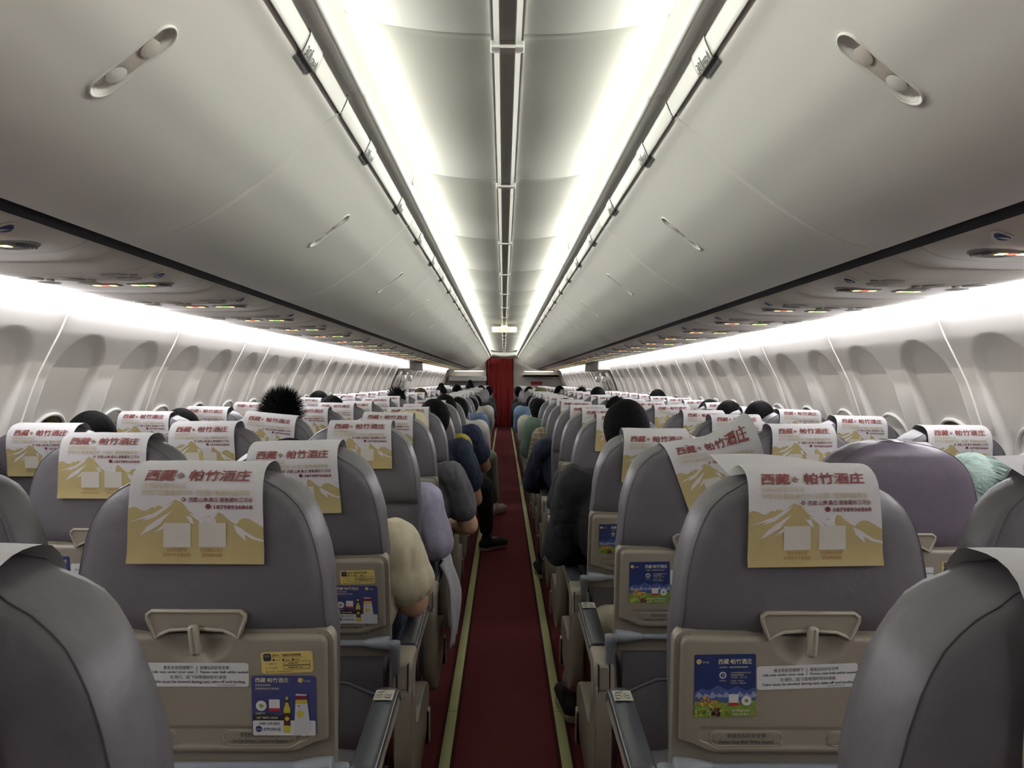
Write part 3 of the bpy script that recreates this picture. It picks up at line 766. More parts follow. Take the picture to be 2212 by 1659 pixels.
def ad_bottle(tilt=.0):
    b = MB(); c, s_ = cos(tilt), sin(tilt)
    f = lambda o: (lambda x, z: (.146+x*c-z*s_, STK-o, TT-.120+x*s_+z*c))
    b.rrect(-.058, -.052, .050, .052, .006, f(0), VIOL); g = f(.0004); g2 = f(.0008); g3 = f(.0012)
    b.poly([(-.057, -.016), (-.03, -.013), (-.01, -.018), (.0, -.012), (.0, -.026), (-.056, -.026)], g, INK)
    b.rrect(-.0565, -.0515, .0485, -.0255, .003, g2, STICK)
    b.text('西藏·帕竹酒庄', -.052, .041, .0075, g, CREAMTX, fit=.056, bold=.01); logo(b, .024, .044, g, g2)
    for k, t in enumerate(('世界纪录保持', '海拔最高威代尔葡萄酒', '一瓶好酒藏地来')): b.text(t, -.052, .034-.006*k, .0035, g, GREYLINE if k > 1 else CREAMTX, fit=(.026, .04, .028)[k])
    b.disc((-.042, .0), .009, g2, STICK, 20); b.disc((-.042, .0), .0035, g3, mat('ad_vineyard', '6f8436'), 10)
    b.rrect(-.029, -.009, -.011, .011, .001, g2, STICK); b.rrect(-.029, -.009, -.011, -.004, .001, g3, mat('ad_red', 'a82632'))
    b.text('订购热线', -.052, -.0155, .004, g, CREAMTX, fit=.016); b.text('187 9893 6868', -.051, -.0225, .0045, g2, CREAMTX, fit=.036)
    b.text('西藏·山南·桑日', -.046, -.0325, .0045, g3, INK, fit=.034); b.disc((-.0465, -.040), .0055, g3, NAVY, 16); b.text('WRCA', -.0465, -.0415, .003, f(.0016), STICK, 'c'); b.text('世界纪录认证', -.039, -.0425, .005, g3, NAVY, fit=.029, bold=.03)
    GY = mat('bottle_yellow', 'b9ae3c', .3); GD = mat('bottle_label', '4a2c26')
    b.poly([(-.0045, -.046), (.0065, -.046), (.0065, -.005), (.0035, .003), (.003, .016), (-.001, .016), (-.0015, .003), (-.0045, -.005)], g3, GY)
    b.rrect(-.002, .006, .004, .011, .0008, f(.0015), GD); b.rrect(-.0045, -.034, .0065, -.012, .001, f(.0015), GD); b.disc((.001, -.022), .0045, f(.0018), GY, 4)
    b.poly([(.012, -.049), (.031, -.053), (.040, -.040), (.034, .020), (.016, .021)], g3, mat('box_white', 'bfc0c2'))
    b.rrect(.0155, .011, .0345, .018, .0004, f(.0015), mat('box_maroon', '6e1f33')); b.rrect(.0152, .004, .0347, .0105, .0004, f(.0015), GY); b.disc((.0235, -.014), .006, f(.0016), GY, 8)
    b.disc((.021, .0), .0014, f(.0016), mat('ad_red', 'a82632'), 8)
    return b
# ---- tray arm bar, pocket
def bar_mesh():
    b = MB(); z = .283; y = -.026
    b.tube([(-.17, y, z), (.17, y, z)], .0078, GBAR, 10)
    for sg in (-1, 1):
        b.tube([(sg*.155, y, z), (sg*.163, y, z), (sg*.172, y, z), (sg*.19, y, z), (sg*.215, y, z), (sg*.2155, y, z), (sg*.222, y, z)], [.008, .0095, .012, .0155, .0175, .0172, .0165], GBAR, 14)
        P = [(sg*.229, y, z+.002), (sg*.232, y+.004, z-.02), (sg*.233, y+.014, z-.06), (sg*.233, y+.03, z-.11), (sg*.233, y+.07, z-.17), (sg*.233, y+.13, z-.22)]
        b.tube(P, [.0205, .0165, .012, .0115, .011, .010], GBAR, 10, flat=.45)
    return b
def pocket_mesh(m):
    b = MB()
    G = []
    for i in range(19):
        u = -1+2*i/18; row = []
        top = .165-.022*max(0, abs(u)-.55)/.45*2
        for j in range(12):
            v = j/11; z = -.10+(top+.10)*v
            y = -.016-.034*math.sin(pi*min(1, .15+v*.8))*math.sqrt(max(0, 1-u*u))-.004*noise.noise(Vector((u*3, v*3, 1)))
            row.append((u*.198, y, z))
        G.append(row)
    b.grid(G, m, True)
    b.tube([G[i][-1] for i in range(19)], .004, m, 6)
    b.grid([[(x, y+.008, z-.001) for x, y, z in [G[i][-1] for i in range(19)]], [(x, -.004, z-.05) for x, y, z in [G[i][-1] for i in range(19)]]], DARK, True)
    # fabric behind the pocket between bar and pocket top
    G = [[(u*.2, -.010-.006*sin(pi*v), .10+.17*v) for v in [k/6 for k in range(7)]] for u in [-1+.2*k for k in range(11)]]
    b.grid(G, m, True)
    return b
def cushion_mesh():
    b = MB(); G = []
    for y, i in ((.05, .03), (.06, .01), (.09, 0), (.45, 0), (.50, .01), (.52, .03)):
        zt = .475-i*.6; zb = .36+i*.5; w = .213-i
        G.append([(-w, y, zb+.02), (-w+.01, y, zb), (w-.01, y, zb), (w, y, zb+.02), (w+.002, y, zt-.03), (w-.015, y, zt-.004), (w*.5, y, zt+.004), (0, y, zt), (-w*.5, y, zt+.004), (-w+.015, y, zt-.004), (-w-.002, y, zt-.03)])
    b.grid(G, LEATHER, True, cv=True, capu=True); return b
# ---- aisle armrest (built for side -1 = left block: aisle is +x of the seat)
def arm_parts(sg, panel):
    """sg=+1: armrest on +x side of the seat; returns dict name->MB, coordinates relative to the seat origin"""
    X = .247; out = {}
    hwid = .024
    prof = [(-.005, .595), (.02, .612), (.10, .616), (.25, .622), (.38, .632), (.43, .630), (.452, .617), (.455, .60), (.44, .59), (.30, .583), (.10, .57), (.02, .565)]
    def ext(b, prof, x0, x1, m, bev=.004):
        cy = sum(p[0] for p in prof)/len(prof); cz = sum(p[1] for p in prof)/len(prof); R = []
        for x, k in ((x0, 1), (x0+bev*.3, .4), (x0+bev, 0), (x1-bev, 0), (x1-bev*.3, .4), (x1, 1)):
            R.append([(sg*x, y-(y-cy)/max(1e-6, math.hypot(y-cy, z-cz))*bev*k, z-(z-cz)/max(1e-6, math.hypot(y-cy, z-cz))*bev*k) for y, z in prof])
        b.grid(R, m, True, cv=True, capu=True)
    b = MB(); ext(b, smooth_path(prof+[prof[0]], 3)[:-1], X-.023, X+.025, BEIGE2, .006); out['armrest_body'] = b
    b = MB()
    top = [(.075, .618), (.15, .622), (.25, .628), (.34, .636), (.40, .6385), (.44, .634), (.459, .617)]
    top = smooth_path(top, 3)
    P = []
    for y, z in top:
        P.append([(sg*(X+dx), y, z+dz) for dx, dz in ((-.0245, -.016), (-.0245, -.004), (-.019, .003), (0, .0055), (.019, .003), (.0265, -.004), (.0265, -.016))])
    b.grid(P, SLATE, True, capu=True)
    b.tube([(sg*(X+.025), y, z-.002) for y, z in top], .0014, SILVER, 5)
    out['arm_pad'] = b
    if panel:
        b = MB(); zt = lambda y: interp([t[0] for t in top], [t[1] for t in top], y)+.0105
        fn = lambda u, v: (sg*(X)+u, .375+v, zt(.375+v)-abs(u)**2*6)
        b.rrect(-.021, -.027, .021, .027, .002, fn, mat('panel_cream', 'b5ae9e', .4))
        fn2 = lambda u, v: (fn(u, v)[0], fn(u, v)[1], fn(u, v)[2]+.0006)
        b.rrect(-.015, .009, .0, .013, .0005, fn2, INK)
        for u in (-.011, .009):
            for v in (-.013, .0):
                b.disc((u, v), .0055, fn2, STICK, 12); b.tube([fn2(u+.0055*cos(a*.52), v+.0055*sin(a*.52)) for a in range(12)], .0005, INK, 4, closed=True)
                b.rrect(u-.002, v-.001, u+.002, v+.001, .0004, lambda p, q: (fn2(p, q)[0], fn2(p, q)[1], fn2(p, q)[2]+.0005), INK)
        b.rrect(-.004, .017, .004, .019, .0006, fn2, INK)
        out['control_panel'] = b
    b = MB()
    hp = [(-.035, .53), (-.038, .575), (-.030, .604), (-.005, .618), (.05, .618), (.078, .612), (.078, .585), (.05, .56), (.03, .50), (-.02, .50)]
    ext(b, smooth_path(hp+[hp[0]], 3)[:-1], X-.027, X+.027, BEIGE2, .008)
    b.box(min(sg*(X-.012), sg*(X+.014)), max(sg*(X-.012), sg*(X+.014)), -.044, -.03, .535, .600, BEIGE, .004)
    for dx in (-.014, .016): b.box(min(sg*(X+dx-.001), sg*(X+dx+.001)), max(sg*(X+dx-.001), sg*(X+dx+.001)), -.0425, -.03, .53, .603, DARK)
    out['pivot_housing'] = b
    b = MB()
    sp = [(-.04, .545), (-.015, .548), (.04, .53), (.085, .42), (.13, .385), (.30, .395), (.44, .385), (.50, .34), (.49, .275), (.40, .235), (.22, .205), (.08, .215), (.0, .26), (-.035, .33), (-.042, .43)]
    ext(b, smooth_path(sp+[sp[0]], 3)[:-1], X-.020, X+.024, BEIGE, .008)
    b.box(min(sg*(X+.02), sg*(X+.032)), max(sg*(X+.02), sg*(X+.032)), .42, .46, .19, .30, BEIGE2, .005)
    out['side_shroud'] = b
    return out
def legs_mesh():
    b = MB()
    for x in (-.16, .16):
        b.tube([(x, .10, 0.0), (x, .12, .37)], .012, SILVER, 8); b.tube([(x, .46, 0.0), (x, .36, .37)], .012, SILVER, 8); b.tube([(x, .04, .012), (x, .52, .012)], .010, DARK, 6)
    b.tube([(-.2, .10, .37), (.2, .10, .37)], .014, SILVER, 8); b.tube([(-.2, .40, .37), (.2, .40, .37)], .014, SILVER, 8); b.tube([(0, .02, .40), (0, .1, .37)], .02, SILVER, 8)
    return b
def frame_mesh(lo=False):
    b = MB()
    for x in (-.50, -.02+.28):
        b.tube([(x, .12, 0.0), (x, .14, .36)], .014, SILVER, 8); b.tube([(x, .50, 0.0), (x, .36, .36)], .014, SILVER, 8)
        b.tube([(x, .05, .012), (x, .55, .012)], .012, DARK, 6)
    b.tube([(-.70, .14, .34), (.72, .14, .34)], .018, SILVER, 8); b.tube([(-.70, .40, .34), (.72, .40, .34)], .018, SILVER, 8)
    return b
def mesh_of(b, n):
    me = bpy.data.meshes.new(n); me.from_pydata(b.v, [], b.f)
    for m in b.mats: me.materials.append(m)
    me.polygons.foreach_set('material_index', b.m); me.polygons.foreach_set('use_smooth', b.sm); me.update(); return me
M_ = {}
for k in range(3): M_['back%d' % k] = mesh_of(backrest_mesh(LEATHER, k*7.3), 'backrest')
M_['backp'] = mesh_of(backrest_mesh(LEATHER2, 50), 'backrest')
M_['backlo'] = mesh_of(backrest_mesh(LEATHER, 3, False), 'backrest')
for k in range(4): M_['cov%d' % k] = mesh_of(cover_mesh(0, k), 'headrest_cover')
M_['covtwist'] = mesh_of(cover_mesh(0, 5, lift=.12, twist=.8), 'headrest_cover')
M_['covback'] = mesh_of(cover_mesh(0, 9, pr=False), 'headrest_cover')
for k in range(2): M_['covlo%d' % k] = mesh_of(cover_mesh(1, k), 'headrest_cover')
M_['shell'] = mesh_of(shell_mesh(), 'back_shell'); M_['tray'] = mesh_of(tray_mesh(), 'tray_table'); M_['lever'] = mesh_of(lever_mesh(), 'tray_latch')
M_['safety'] = mesh_of(sticker_safety(), 'safety_sticker'); M_['safetyt'] = mesh_of(sticker_safety(.04), 'safety_sticker')
M_['wifi'] = mesh_of(sticker_wifi(), 'wifi_sticker'); M_['grapes'] = mesh_of(ad_grapes(), 'advert_sticker'); M_['bottle'] = mesh_of(ad_bottle(), 'advert_sticker')
M_['bar'] = mesh_of(bar_mesh(), 'tray_arm'); M_['pocket'] = mesh_of(pocket_mesh(LEATHER), 'seat_pocket'); M_['cush'] = mesh_of(cushion_mesh(), 'seat_cushion')
for sg in (-1, 1):
    for pn in (0, 1):
        for n, bb in arm_parts(sg, pn).items(): M_['arm', sg, pn, n] = mesh_of(bb, n)
M_['frame'] = mesh_of(legs_mesh(), 'leg_frame')
BX = {'A': -1.535, 'B': -1.018, 'C': -.510, 'D': .510, 'E': 1.018, 'F': 1.535}
def YP(r): return 1.45 + PITCH*(r-1)
REC = {('C', 2): 9, ('D', 3): 11, ('A', 3): 9, ('B', 4): 6, ('B', 3): 5, ('E', 3): 3, ('F', 3): 4, ('D', 2): 2, ('F', 4): 3, ('E', 5): 6, ('C', 6): 5, ('A', 5): 4, ('F', 6): 8, ('B', 7): 7, ('D', 6): 5, ('D', 8): 4, ('C', 9): 6, ('E', 2): 1}
YAW = {('B', 4): .05}
NOTRAY = {('C', 3), ('C', 5), ('D', 4), ('D', 6)}
COVROT = {('B', 4): (.10, .012), ('D', 2): (-.15, .01), ('C', 2): (-.03, .0), ('B', 2): (-.0, 0), ('D', 1): (-.02, .004)}
NROW = 30
SEAT = {'A': 'left window seat', 'B': 'left middle seat', 'C': 'left aisle seat', 'D': 'right aisle seat', 'E': 'right middle seat', 'F': 'right window seat'}
EXTRA = {('E', 2): 'plum-tinted right middle seat without an advert, beside the mint hair', ('D', 1): 'grey leather right aisle seat nearest in front, loose white flap behind its cover',
         ('C', 1): 'grey leather left aisle seat nearest in front, full advert cover and tray stickers',
         ('C', 0): 'grey leather seat cut off by the bottom left corner of the picture', ('D', 0): 'grey leather seat cut off by the bottom right corner of the picture',
         ('D', 2): 'grey leather right aisle seat with an advert cover twisted up to the right', ('B', 4): 'grey leather left middle seat, slanted advert cover, spiky hair behind it'}
def place(o, name, parent, loc=(0, 0, 0), rot=(0, 0, 0), label=None):
    p = link(name, M_[o], parent, loc, rot)
    if label: p['label'] = label
    return p
for r in range(0, NROW+1):
    for c in 'ABCDEF':
        if r == 0 and c in 'ABEF': continue
        if r == 1 and c in 'AF': continue
        rng = random.Random(r*10+ord(c)); left = c in 'ABC'
        lab = EXTRA.get((c, r)) or 'grey leather %s with white advert headrest cover, %s row ahead of the camera' % (SEAT[c], ordn(r) if r else 'corner')
        ex_, ey_ = BX[c], YP(r)
        root = thing('airplane_chair', lab, 'seat', (ex_, ey_, 0), 'passenger seats of the %s block' % ('left' if left else 'right'), YAW.get((c, r), 0))
        rec = radians(4.5 + REC.get((c, r), rng.uniform(0, 2.5) if r > 3 else 0))
        L0 = (0, 0, .405); R0 = (rec, 0, 0)
        near = r <= 6
        bk = 'backp' if (c, r) == ('E', 2) else ('back%d' % rng.randrange(3) if r <= 10 else 'backlo')
        place(bk, 'backrest', root, L0, R0)
        cr, cx = COVROT.get((c, r), (rng.uniform(-.03, .03) if r > 1 else 0, rng.uniform(-.012, .012) if r > 1 else 0))
        ck = 'covback' if (c, r) == ('E', 2) else ('covtwist' if (c, r) == ('D', 2) else ('cov%d' % rng.randrange(4) if r <= 6 else 'covlo%d' % rng.randrange(2)))
        m = Matrix.Translation(L0) @ Matrix.Rotation(rec, 4, 'X') @ Matrix.Translation((cx, 0, .72)) @ Matrix.Rotation(cr, 4, 'Y') @ Matrix.Translation((0, -.0015, -.72))
        if ck == 'covback': m = m @ Matrix.Translation((0, 0, .002))
        p = link('headrest_cover', M_[ck], root); p.matrix_local = m
        p['label'] = 'plain white headrest cover' if ck == 'covback' else 'white paper headrest cover printed with gold mountains and red Chinese title'
        if ck == 'covback':
            # only the front flap of the cover shows: keep it in front of the back
            p.matrix_local = m @ Matrix.Translation((0, .016, -.017)) @ Matrix.Diagonal((.80, .78, 1, 1))
        if (c, r) in (('D', 1), ('E', 1)):
            b = MB(); G = []
            for i in range(13):
                u = i/12; G.append([(-.128+.23*u-.016*v*(1-u), .018+.075*v+.008*sin(u*5), .776+.024*v*(.2+.8*(1-u))+.008*sin(u*3.1)) for v in (0, .25, .5, .75, 1)])
            b.grid(G, CLOTH, True); b.build('cover_flap', root, L0, R0)
        if r <= 12 and (c, r) not in NOTRAY:
            place('shell', 'back_shell', root, L0, R0)
            t = place('tray', 'tray_table', root, L0, R0)
            if near:
                l = place('lever', 'tray_latch', t, (0, 0, TT+.002), (0, -.10 if c == 'C' else (.04 if c == 'D' else rng.uniform(-.1, .1)), 0))
                place('safety' if left else 'safetyt', 'safety_sticker', t, label='white safety sticker')
                place('wifi', 'wifi_sticker', t, label='yellow wifi sticker')
                place('grapes', 'advert_sticker', t, label='blue advert sticker with grapes'); place('bottle', 'advert_sticker', t, label='violet advert sticker with a bottle and box')
            elif r <= 9:
                place('grapes', 'advert_sticker', t); place('bottle', 'advert_sticker', t); place('wifi', 'wifi_sticker', t)
            place('bar', 'tray_arm', root, L0, R0)
        if r <= 5: place('pocket', 'seat_pocket', root, L0, R0)
        if r <= 12: place('cush', 'seat_cushion', root)
        place('frame', 'leg_frame', root)
        if c in 'CD':
            sg = 1 if c == 'C' else -1
            pn = 1
            ar = None
            for n in ('armrest_body', 'arm_pad', 'control_panel', 'pivot_housing', 'side_shroud'):
                if r > 12 and n in ('control_panel', 'pivot_housing'): continue
                q = link({'armrest_body': 'armrest'}.get(n, n), M_['arm', sg, 1, n], root if n in ('armrest_body', 'side_shroud') else ar)
                if n == 'armrest_body': ar = q
        elif r <= 6 and c in 'BE':
            sg = 1 if c == 'B' else -1
            q = link('armrest', M_['arm', sg, 1, 'armrest_body'], root, (sg*.007, 0, 0)); link('arm_pad', M_['arm', sg, 1, 'arm_pad'], q)

# ================================================================== PEOPLE
TS = bpy.data.scenes.new('scratch')
def remesh(mb, name, voxel, iters=4, disp=0, dscale=12, seed=0):
    me = bpy.data.meshes.new('tmp'); me.from_pydata(mb.v, [], mb.f); me.update()
    o = bpy.data.objects.new('tmp', me); TS.collection.objects.link(o)
    md = o.modifiers.new('r', 'REMESH'); md.mode = 'VOXEL'; md.voxel_size = voxel; md.use_smooth_shade = True
    sm = o.modifiers.new('s', 'SMOOTH'); sm.iterations = iters; sm.factor = .5
    with bpy.context.temp_override(scene=TS, view_layer=TS.view_layers[0]):
        dg = bpy.context.evaluated_depsgraph_get(); out = bpy.data.meshes.new_from_object(o.evaluated_get(dg))
    bpy.data.objects.remove(o); bpy.data.meshes.remove(me); out.name = name
    if disp:
        N = len(out.vertices); co = [0.0]*(3*N); no = [0.0]*(3*N)
        out.vertices.foreach_get('co', co); out.vertices.foreach_get('normal', no)
        for i in range(0, 3*N, 3):
            x, y, z = co[i]*dscale, co[i+1]*dscale, co[i+2]*dscale
            n = (noise.noise(Vector((x+seed, y, z*.45)))+.5*noise.noise(Vector((x*2.3, y*2.3+seed, z)))-(1.1*max(0, .22-abs(noise.noise(Vector((x*.9+z*.5, y*.9+seed, z*1.1-x*.4)))))*1.1 if disp > .008 else 0))*disp
            co[i] += no[i]*n; co[i+1] += no[i+1]*n; co[i+2] += no[i+2]*n
        out.vertices.foreach_set('co', co); out.update()
    out.polygons.foreach_set('use_smooth', [True]*len(out.polygons)); return out
def hairblades(hc, R_, style, n, rnd, wid=.0016):
    b = MB(); crown = Vector((0, -.5, .86)).normalized()
    L = {'short': (.010, .020), 'spiky': (.030, .050), 'bob': (.05, .12), 'mint': (.16, .26), 'long': (.12, .22), 'tuft': (.02, .05)}[style]
    for _ in range(n):
        while True:
            d = Vector((rnd.gauss(0, 1), rnd.gauss(0, 1), rnd.gauss(0, 1))).normalized()
            if d.y > .55 and d.z < .35: continue
            if d.z < -.62: continue
            break
        p = hc + Vector((d.x*R_[0], d.y*R_[1], d.z*R_[2])) * .97
        nrm = Vector((d.x/R_[0], d.y/R_[1], d.z/R_[2])).normalized()
        t = (d*d.dot(crown) - crown); t = t.normalized() if t.length > .05 else Vector((rnd.uniform(-1, 1), rnd.uniform(-1, 1), 0)).normalized()
        l = rnd.uniform(*L)
        jit = Vector((rnd.uniform(-1, 1), rnd.uniform(-1, 1), rnd.uniform(-1, 1)))*.18
        if style == 'spiky': dr = (nrm*1.0+Vector((0, 0, .5))+t*.15+jit*1.6).normalized()*(1 if d.z > -.1 else .5)
        elif style == 'mint': dr = (nrm*.10+Vector((.75, -.1, -.30))+jit*.5).normalized()
        elif style in ('short', 'tuft'): dr = (nrm*(.02 if style == 'short' else .3)+t*.9+jit*(.6 if style == 'short' else 1)).normalized()
        else: dr = (nrm*.12+t*.6+jit*.5+Vector((0, 0, -.5 if d.z < .3 else -.1))).normalized()
        pts = [p]; q = p.copy(); g = dr.copy()
        segs = 2 if style in ('short', 'spiky', 'tuft') else 5
        for k in range(segs):
            q = q+g*l/segs; pts.append(q.copy())
            if style in ('bob', 'long'): g = (g+Vector((0, 0, -.55))).normalized()
            elif style == 'mint': g = (g+Vector((.55, -.05, -.55))).normalized()
            elif style == 'short': g = (g+t*.2-nrm*.12).normalized()
        side = dr.cross(nrm); side = side.normalized() if side.length > .01 else Vector((1, 0, 0))
        vs = []
        for k, q in enumerate(pts[:-1]):
            w = wid*(1-.5*k/segs); vs += [q-side*w, q+side*w]
        vs.append(pts[-1]); fs = [(2*k, 2*k+1, 2*k+3, 2*k+2) for k in range(segs-1)]+[(2*segs-2, 2*segs-1, 2*segs)]
        b.add(vs, fs, HAIR)
    return b
def limb(b, pts, rs, inf=0):
    for (p, q), (r0, r1) in zip(zip(pts[:-1], pts[1:]), zip(rs[:-1], rs[1:])): b.cap(p, q, r0+inf, r1+inf, SKIN, 12, 4)
def hand(b, wrist, dirv, up, fine):
    d = Vector(dirv).normalized(); u = Vector(up); u = (u-d*u.dot(d)).normalized(); w = d.cross(u); wr = Vector(wrist)
    b.cap(wr, wr+d*.03, .023, .026, SKIN); c = wr+d*.05
    for k in range(-1, 3): b.cap(wr+d*.02+w*(.012*k-.006), wr+d*.082+w*(.018*k-.009), .013, .0115, SKIN, 8, 3)
    if not fine:
        b.cap(c, c+d*.07-u*.02, .022, .016, SKIN); return
    for k, ln in zip(range(-1, 3), (.062, .072, .068, .052)):
        a = wr+d*.085+w*(.019*k-.0095); m = a+d*ln*.5-u*.010; e = m+d*ln*.35-u*.026
        b.cap(a, m, .0095, .0085, SKIN, 8, 3); b.cap(m, e, .0085, .0075, SKIN, 8, 3)
    a = wr+d*.03-w*.026; m = a+d*.03-w*.024-u*.008; b.cap(a, m, .0115, .0095, SKIN, 8, 3); b.cap(m, m+d*.028-u*.012, .0095, .008, SKIN, 8, 3)
def person(c, r, hx, zt, style='short', shirt='30323a', label='', long=False, hy=None, arm=None, forearm=None, legs='2b2f3a', skin=None, haircol='0b0a0b', leg=None, near=False, lean=None, shx=None, shz=None, fuzzy=0, hat=None, shoes=None, plaid=False):
    rnd = random.Random(r*31+ord(c)); y0 = YP(r); sx = BX[c]; sgn = 1 if c in 'ABC' else -1
    hy = hy or y0+.17
    root = thing('person', label, 'person', (sx, y0+.25, 0)); O = Vector((sx, y0+.25, 0))
    hc = Vector((hx, hy, zt-.115))-O
    shz_ = shz or min(zt-.325, .93); shx_ = shx if shx is not None else (hx+sx)/2
    ch = Vector((shx_, y0+.185, shz_-.13))-O; pel = Vector((sx, y0+.25, .575))-O
    S1 = Vector((shx_-.165, y0+.18, shz_))-O; S2 = Vector((shx_+.165, y0+.18, shz_))-O
    sk = skin or SKIN
    vox = .008 if near else .016
    arms = []
    if c in 'AF':
        k_ = sgn*.055; S1.x += k_; S2.x += k_; ch.x += k_; pel.x += k_

    for S_, sg in ((S1, -1), (S2, 1)):
        E_ = S_+Vector((sg*(.035 if (c in 'BCDE' or sg == sgn) else -.02), .10, -.25)); H_ = E_+Vector((-sg*.10, .20, -.02))
        if arm and sg == sgn:
            E_ = Vector(arm)-O; H_ = (Vector(forearm)-O) if forearm else E_+Vector((-sgn*.13, .20, .02))
        arms.append((S_, E_, H_, sg))
    lg = []
    for sg in (-1, 1):
        hip = pel+Vector((sg*.085, .02, -.01)); kn = hip+Vector((sg*.03, .36, .0)); an = Vector((kn.x, kn.y+.05, .10))
        if leg and sg == sgn: kn = Vector(leg[0])-O; an = Vector(leg[1])-O
        lg.append((hip, kn, an, sg))
    b = MB()
    b.ell(hc, (.074, .092, .105), SKIN); b.ell(hc+Vector((0, .035, -.045)), (.056, .058, .062), SKIN, 12, 8)
    b.cap(hc+Vector((0, .088, .0)), hc+Vector((0, .105, -.022)), .008, .012, SKIN, 8, 3)
    for sg in (-1, 1): b.ell(hc+Vector((sg*.078, .0, -.012)), (.011, .02, .033), SKIN, 8, 6)
    b.cap(hc+Vector((0, -.01, -.06)), (S1+S2)/2+Vector((0, .0, .02)), .054, .062, SKIN)
    b.ell(ch, (.15, .095, .20), SKIN); b.cap(pel, ch, .12, .11, SKIN); b.cap(S1, S2, .05, .05, SKIN)
    for S_, E_, H_, sg in arms:
        limb(b, [S_, E_, H_], [.056, .047, .028]); E2 = E_+(H_-E_)*.35; b.cap(E_, E2, .046, .046, SKIN)
        hand(b, H_, (H_-E_), (0, 0, 1), near)
    for hip, kn, an, sg in lg: limb(b, [hip, kn, an], [.085, .055, .036]); b.cap(an, an+Vector((0, .14, -.06)), .036, .03, SKIN)
    me = remesh(b, 'body', vox, 4); me.materials.append(sk)
    link('body', me, root)
    # eyes, mouth
    e = MB()
    for sg in (-1, 1): e.ell(hc+Vector((sg*.03, .083, .005)), (.012, .010, .007), INK, 8, 6)
    e.cap(hc+Vector((-.02, .088, -.058)), hc+Vector((.02, .088, -.058)), .004, .004, mat('lips', '8e5248'), 6, 2)
    e.build('face_features', root)
    # shirt
    b = MB(); I = .014
    b.ell(ch, (.172, .115, .215), SKIN); b.cap(pel+Vector((0, 0, .03)), ch, .145, .13, SKIN); b.cap(S1, S2, .062, .062, SKIN)
    nk = (S1+S2)/2; b.cap(nk, nk+(hc-nk)*.22, .085, .068, SKIN)
    for S_, E_, H_, sg in arms:
        if long: limb(b, [S_, E_, E_+(H_-E_)*.96], [.074, .068, .050]); b.cap(E_, E_+(H_-E_)*.35, .068, .064, SKIN)
        else:
            T = S_+(E_-S_)*.60; limb(b, [S_, T], [.074, .080])
    if fuzzy: pass
    shm = mat('shirt_'+shirt, shirt, .85, .12, 60, .05)
    if plaid:
        nt = shm.node_tree
        if 'Checker Texture' not in nt.nodes:
            bs = nt.nodes['Principled BSDF']; br = nt.nodes.new('ShaderNodeTexBrick'); tc = nt.nodes.new('ShaderNodeTexCoord')
            br.offset = 0; br.inputs['Scale'].default_value = 14; br.inputs['Color1'].default_value = srgb('6f6350'); br.inputs['Color2'].default_value = srgb('7d715c'); br.inputs['Mortar'].default_value = srgb('b5ad98'); br.inputs['Mortar Size'].default_value = .03; br.inputs['Row Height'].default_value = .5
            mp = nt.nodes.new('ShaderNodeMapping'); mp.inputs['Rotation'].default_value = (radians(90), .3, 0)
            nt.links.new(tc.outputs['Object'], mp.inputs[0]); nt.links.new(mp.outputs[0], br.inputs[0]); nt.links.new(br.outputs[0], bs.inputs['Base Color'])
    me = remesh(b, 'shirt', vox, 3, .011 if near else .005, 13, r)
    me.materials.append(shm); link('shirt' if not long else 'jacket', me, root)
    # trousers
    b = MB(); b.cap(pel+Vector((-.06, 0, 0)), pel+Vector((.06, 0, 0)), .135, .135, SKIN)
    for hip, kn, an, sg in lg: limb(b, [hip, kn, an+(kn-an)*.10], [.100, .072, .055])
    me = remesh(b, 'trousers', max(vox, .009), 3, .006 if near else 0, 9, r+3); me.materials.append(mat('cloth_'+legs, legs, .9, .2, 90, .06)); link('trousers', me, root)
    if near or shoes:
        for hip, kn, an, sg in lg:
            b = MB(); f = Vector((0, 1, 0))
            if leg and sg == sgn and len(leg) > 2: f = Vector(leg[2]).normalized()
            base = Vector((an.x, an.y, .055 if an.z < .2 else an.z-.06)); b.cap(base-f*.025, base+f*.15, .045, .042, INK, 12, 4); b.cap(base, base+Vector((0, 0, .05)), .045, .042, INK); b.ell(base+f*.17, (.042, .045, .03), INK)
            me = remesh(b, 'shoe', .008, 3); me.materials.append(mat('shoe_'+(shoes or '1a1a1c'), shoes or '1a1a1c', .7)); so = link('shoe', me, root)
            b = MB(); z = base.z-.047; w = f.cross(Vector((0, 0, 1)))
            P = [base-f*.070, base-f*.055+w*.030, base+w*.037, base+f*.10+w*.043, base+f*.17+w*.036, base+f*.20, base+f*.17-w*.036, base+f*.10-w*.043, base-w*.037, base-f*.055-w*.030]
            b.grid([[tuple(Vector((p.x, p.y, z+h))) for p in P] for h in (0, .026)], mat('sole_white', 'ebe6d8', .7), True, cv=True, capu=True); b.build('sole', so)
            if near and leg and sg == sgn:
                b = MB()
                for k in range(5): b.tube([base+f*(.05+.02*k)+w*.022+Vector((0, 0, .042-.004*k)), base+f*(.055+.02*k)+Vector((0, 0, .052-.004*k)), base+f*(.05+.02*k)-w*.022+Vector((0, 0, .042-.004*k))], .003, STICK, 5)
                b.build('laces', so)
    # hair
    hm = mat('hair_'+haircol, haircol, .75, .5, 60, spec=.08)
    RH = (.083, .100, .108) if style != 'short' else (.087, .103, .108)
    b = MB(); h0 = hc+Vector((0, -.010, .012))
    b.ell(h0, RH, SKIN, 20, 14); b.ell(h0+Vector((0, -.035, -.055)), (.066, .058, .062), SKIN)
    if style in ('bob', 'long', 'mint'): b.ell(h0+Vector((0, -.03, -.07)), (.088, .075, .10), SKIN)
